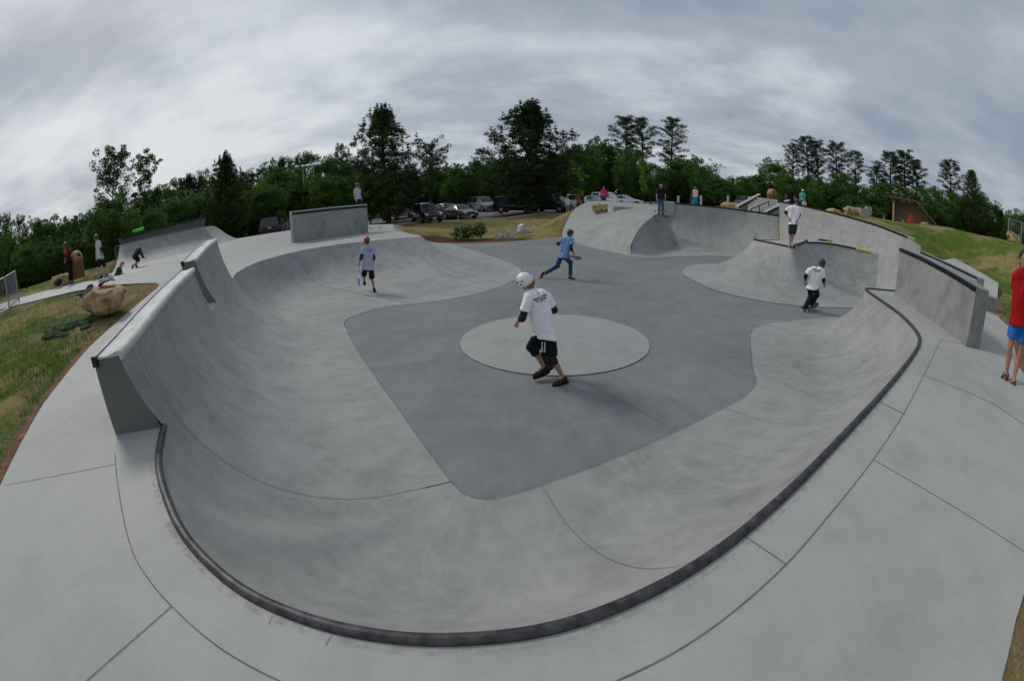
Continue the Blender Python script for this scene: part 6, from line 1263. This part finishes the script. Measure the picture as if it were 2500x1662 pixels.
for i in range(7):
    a = D(1722, 487-i*3.2, 27.0+i*.38); b = D(1792, 493-i*3.8, 25.8+i*.42); d_ = Vector((.12, .35, 0)); z = 2.05+i*.15; m.grid([[(a.x, a.y, z-.2), (a.x, a.y, z), (a.x+d_.x*1.2, a.y+d_.y*1.2, z)], [(b.x, b.y, z-.2), (b.x, b.y, z), (b.x+d_.x*1.2, b.y+d_.y*1.2, z)]], flip=True)
tag(obj('stairs', m, M_DECK, smooth=False), 'flight of concrete steps between the two sloped stair walls', 'stairs')
root = thing('handrail', 'black metal handrail on the concrete stairs', 'handrail', tuple(D(1732, 498, 26.2))); a, b = D(1730, 482, 26.2), D(1772, 464, 27.6); m = MB(); m.tube([a, b], .035, 6); obj('rail', m, M_TRIM, root); m = MB(); m.tube([a-Vector((0, 0, .35)), b-Vector((0, 0, .35))], .02, 6); obj('lower_rail', m, M_TRIM, root)
for f in (.02, .45, .98): q = a.lerp(b, f); m = MB(); m.tube([q, q-Vector((0, 0, .9))], .03, 6); obj('post', m, M_TRIM, root)
# ------------------------------------------------------------------ shelter on the hill
def shelter():
    M_TAN = flat('tan_wall', (.46, .31, .21), .85, 0, .06, 8); M_BROWN = flat('brown_roof', (.13, .10, .07), .7, 0, .2, 4)
    c = D(2095, 512, 56); zg = c.z - .15; t = Vector((c.y, -c.x, 0)).normalized(); n = Vector((c.x, c.y, 0)).normalized(); root = thing('shelter', 'low tan open shelter with brown sloping roof beyond the hill crest', 'shelter', (c.x, c.y, zg))
    q = lambda u, v, z: tuple(Vector((c.x, c.y, zg)) + t*u + n*v + Vector((0, 0, z)))
    m = MB(); m.add([q(-2.0, 2.5, -.3), q(3.0, 2.5, -.3), q(3.0, 2.5, .75), q(.75, 2.5, 2.4), q(-2.0, 2.5, 2.4)], [(0, 1, 2, 3, 4)]); obj('back_wall', m, M_TAN, root, smooth=False)
    m = MB(); m.box(q(-2.1, .2, 1.05), (.22, .22, 2.7)); obj('post', m, M_TAN, root, smooth=False)
    m = MB(); m.grid([[q(-2.0, 2.5, -.3), q(-2.0, 2.5, 2.4)], [q(-2.0, .4, -.3), q(-2.0, .4, 2.4)]]); m.grid([[q(-1.9, 2.5, -.3), q(-1.9, 2.5, 2.4)], [q(-1.9, .4, -.3), q(-1.9, .4, 2.4)]]); obj('end_wall', m, M_TAN, root, smooth=False)
    m = MB(); P_ = [(-2.7, 2.42), (.7, 2.46), (3.5, .42)]
    rows = [[q(u, -.9, z), q(u, -.9, z+.20), q(u, 3.2, z+.34), q(u, 3.2, z+.14)] for u, z in P_]; m.grid([r+[r[0]] for r in rows]); m.add(rows[0], [(3, 2, 1, 0)]); m.add(rows[-1], [(0, 1, 2, 3)]); obj('roof', m, M_BROWN, root, smooth=False)
shelter()
p = D(1988, 500, 33); z = p.z-.4; m = MB(); m.box((p.x, p.y, z+.45), (.95, .5, .95)); m.box((p.x, p.y, z+.95), (1.0, .55, .05)); tag(obj('utility_cabinet', m, flat('cabinet_grey', (.38, .39, .38), .5), smooth=False), 'grey utility cabinet on the slope behind the tall right wall', 'cabinet')
p = D(2000, 489, 34); m = MB(); m.box((p.x, p.y, p.z+.1), (.5, .3, .55)); m.tube([(p.x, p.y, p.z-1.0), (p.x, p.y, p.z)], .05, 6); tag(obj('meter_box', m, flat('meter_grey', (.34, .35, .35), .5), smooth=False), 'small grey meter box on a post right of the cabinet', 'meter box')
p = D(2160, 524, 22); boulder('tree_stump', 'flat dark brown stump or drain lid on the crest of the grass hill', (p.x, p.y, tz(p.x, p.y)+.05), (.62, .45, .13), flat('dark_wood', (.045, .03, .022), .9, 0, .4, 6, .2, .6), 77, cat='stump')
# bollards
for px, py, lb in ((1655, 486, 'pale bollard left of the woman in the teal skirt'), (1711, 487, 'pale bollard right of the woman in the teal skirt'), (1780, 489, 'pale bollard left of the stone row by the stair wall')):
    px_ = 1655 if px == 1655 else (1712 if px == 1711 else 1778); qx = {1655: 1656, 1711: 1711, 1780: 1778}[px]
for qx, lb in ((1657, 'pale wooden bollard at the left of the woman in the teal skirt'), (1711-0, 'pale wooden bollard between the woman in teal and the stair wall')):
    pass
for sx, lb in ((1400+892*.2869, 'pale bollard standing left of the woman in the teal skirt'), (1400+1086*.2869, 'pale bollard standing right of the woman in the teal skirt'), (1400+1316*.2869, 'pale bollard standing beside the grey car and stones')):
    p = D(sx/K, (250+845*.2869)/K, 36); z = tz(p.x, p.y); m = MB(); m.tube([(p.x, p.y, z-.1), (p.x, p.y, p.z+.42), (p.x, p.y, p.z+.46)], [.085, .085, .06], 10); tag(obj('bollard', m, flat('bollard', (.42, .40, .37), .8)), lb, 'bollard', 'bollards by the paving')
# ------------------------------------------------------------------ chain-link fences
M_GALV = flat('galvanised', (.36, .37, .38), .45, .7, .15, 10)
def fence(label, pts, h, step=.11):
    """pts: ground points of the posts"""
    root = thing('chain_link_fence', label, 'fence', tuple(pts[0])); 
    for p in pts: m = MB(); m.tube([p - Vector((0, 0, .1)), p + Vector((0, 0, h+.04))], .035, 8); obj('post', m, M_GALV, root)
    for a, b in zip(pts, pts[1:]):
        for z in (.06, h): m = MB(); m.tube([a + Vector((0, 0, z)), b + Vector((0, 0, z))], .022, 6); obj('rail', m, M_GALV, root)
        m = MB(); L_ = (b-a).length; n = int(L_/step); t = (b-a)/L_; 
        for i in range(-int(h/step), n+1):
            for sg in (1, -1):
                s0 = i*step; s1 = s0 + h; z0, z1 = .06, h
                if s0 < 0: z0 = .06 - s0; s0 = 0
                if s1 > L_: z1 = h - (s1-L_); s1 = L_
                if z1 <= z0: continue
                if sg < 0: s0, s1 = L_-s0, L_-s1
                p0 = a + t*s0 + Vector((0, 0, z0)); p1 = a + t*s1 + Vector((0, 0, z1)); m.tube([p0, p1], .0045, 3, cap=False)
        obj('mesh_panel', m, M_GALV, root)
def gp(px, py, r): p = D(px, py, r); return Vector((p.x, p.y, p.z))
h_ = 18*.0529; fence('galvanised chain-link gate fence at the left end of the path', [gp(-35, 745, 17.5), gp(22, 713, 18.5), gp(44, 692, 20.2)], 1.12)
fence('chain-link fence on the right hill by the conifer', [Vector((*q.xy, tz(q.x, q.y))) for q in (D(2322, 545, 31), D(2352, 552, 31), D(2400, 566, 31), D(2450, 585, 31))], max(1.0, D(2322, 503, 31).z - tz(*D(2322, 545, 31).xy)), .16)
# ------------------------------------------------------------------ things lying about
p = D(245, 648, 10.75); m = Vector((p.x, p.y, p.z)); skateboard('upturned red skateboard with light blue wheels on the big sandstone boulder', m+Vector((0, 0, .0)), Vector((.9, .25, .12)), Vector((.1, -.1, -1)), deck=(.45, .08, .1), under=(.45, .08, .12), wheel=(.08, .50, .75), L_=.48)
a_, b_ = D(222, 630, 10.9), D(196, 655, 10.4)
p0, p1 = Z(130, 560, .1403, 635, 1020, 10.6), Z(130, 560, .1403, 480, 1150, 10.2); skateboard('dark skateboard leaning against the left side of the sandstone boulder', p0.lerp(p1, .5), p0-p1, Vector((.25, -.3, 1)), deck='grip', under=(.1, .1, .1), L_=.66)
m = MB(); rr = random.Random(2)
for i in range(26):
    t = rr.random(); q = D(95+95*t, 728-40*t+rr.uniform(-7, 7), 10.6+rr.uniform(-.5, .5)); q.z = tz(q.x, q.y)+.01; m.ell(q, (.24*rr.uniform(.5, 1.3), .10*rr.uniform(.6, 1.2), .022*rr.uniform(.6, 1.6)), Matrix.Rotation(rr.uniform(-.8, 1.0), 3, 'Z'), 14, 8)
root = thing('netting', 'crumpled dark green netting on the grass left of the sandstone boulder', 'netting', (0, 0, 0)); fuse('net_cloth', m, flat('green_net', (.045, .08, .03), .9, 0, .5, 22), root, .013, 1, wrinkle=.035, wscale=13)
p = D(134, 650, 20.0); m = MB(); m.ell((p.x, p.y, p.z), (.24, .15, .12), None, 16, 10); root = thing('bag', 'black bag on the ground in front of the flat boulder by the path', 'bag', tuple(p)); fuse('bag_cloth', m, M_BLACK, root, .02, 1, wrinkle=.04, wscale=6)
p = D(318, 530, 23.0); m = MB(); m.ell((p.x, p.y, p.z-.02), (.30, .14, .075), Matrix.Rotation(.9, 3, 'Z'), 24, 14); m.ell((p.x+.12, p.y+.16, p.z+.02), (.14, .12, .06), None, 14, 8); root = thing('jacket', 'bright green crumpled jacket lying on top of the far left ramp wall', 'jacket', tuple(p)); fuse('jacket_cloth', m, cloth((.12, .62, .05)), root, .015, 1, wrinkle=.025, wscale=12)
p = D(865, 519.5, 23.0); skateboard('skateboard standing on the deck just right of the grey slab wall', Vector((p.x, p.y, ZD+.11)), Vector((1, .15, 0)), Vector((0, 0, 1)), deck=(.12, .12, .12), under=(.3, .3, .3))
# ------------------------------------------------------------------ floodlights over the trees
def flood(px, top, r, label, n=3):
    p = D(px, top, r); z = tz(p.x, p.y); root = thing('floodlight_mast', label, 'floodlight', (p.x, p.y, z), group='sports floodlights'); m = MB(); m.tube([(p.x, p.y, z), (p.x, p.y, p.z)], [.10, .05], 8); obj('pole', m, M_GALV, root); t = Vector((p.y, -p.x, 0)).normalized(); m = MB(); m.tube([p - t*.62, p + t*.62], .03, 6); obj('crossbar', m, M_GALV, root)
    for i in range(n): q = p + t*(-.58+1.16*i/(n-1)) - Vector((0, 0, .03)); m = MB(); m.ell(q + Vector((0, 0, .06)), (.20, .20, .14), None, 12, 8); obj('lamp_head', m, M_WHITE, root)
flood(698, 384, 44, 'left floodlight mast with white lamp heads over the light green tree', 3); flood(722, 381, 44.5, 'right floodlight mast with white lamp heads over the light green tree', 3)
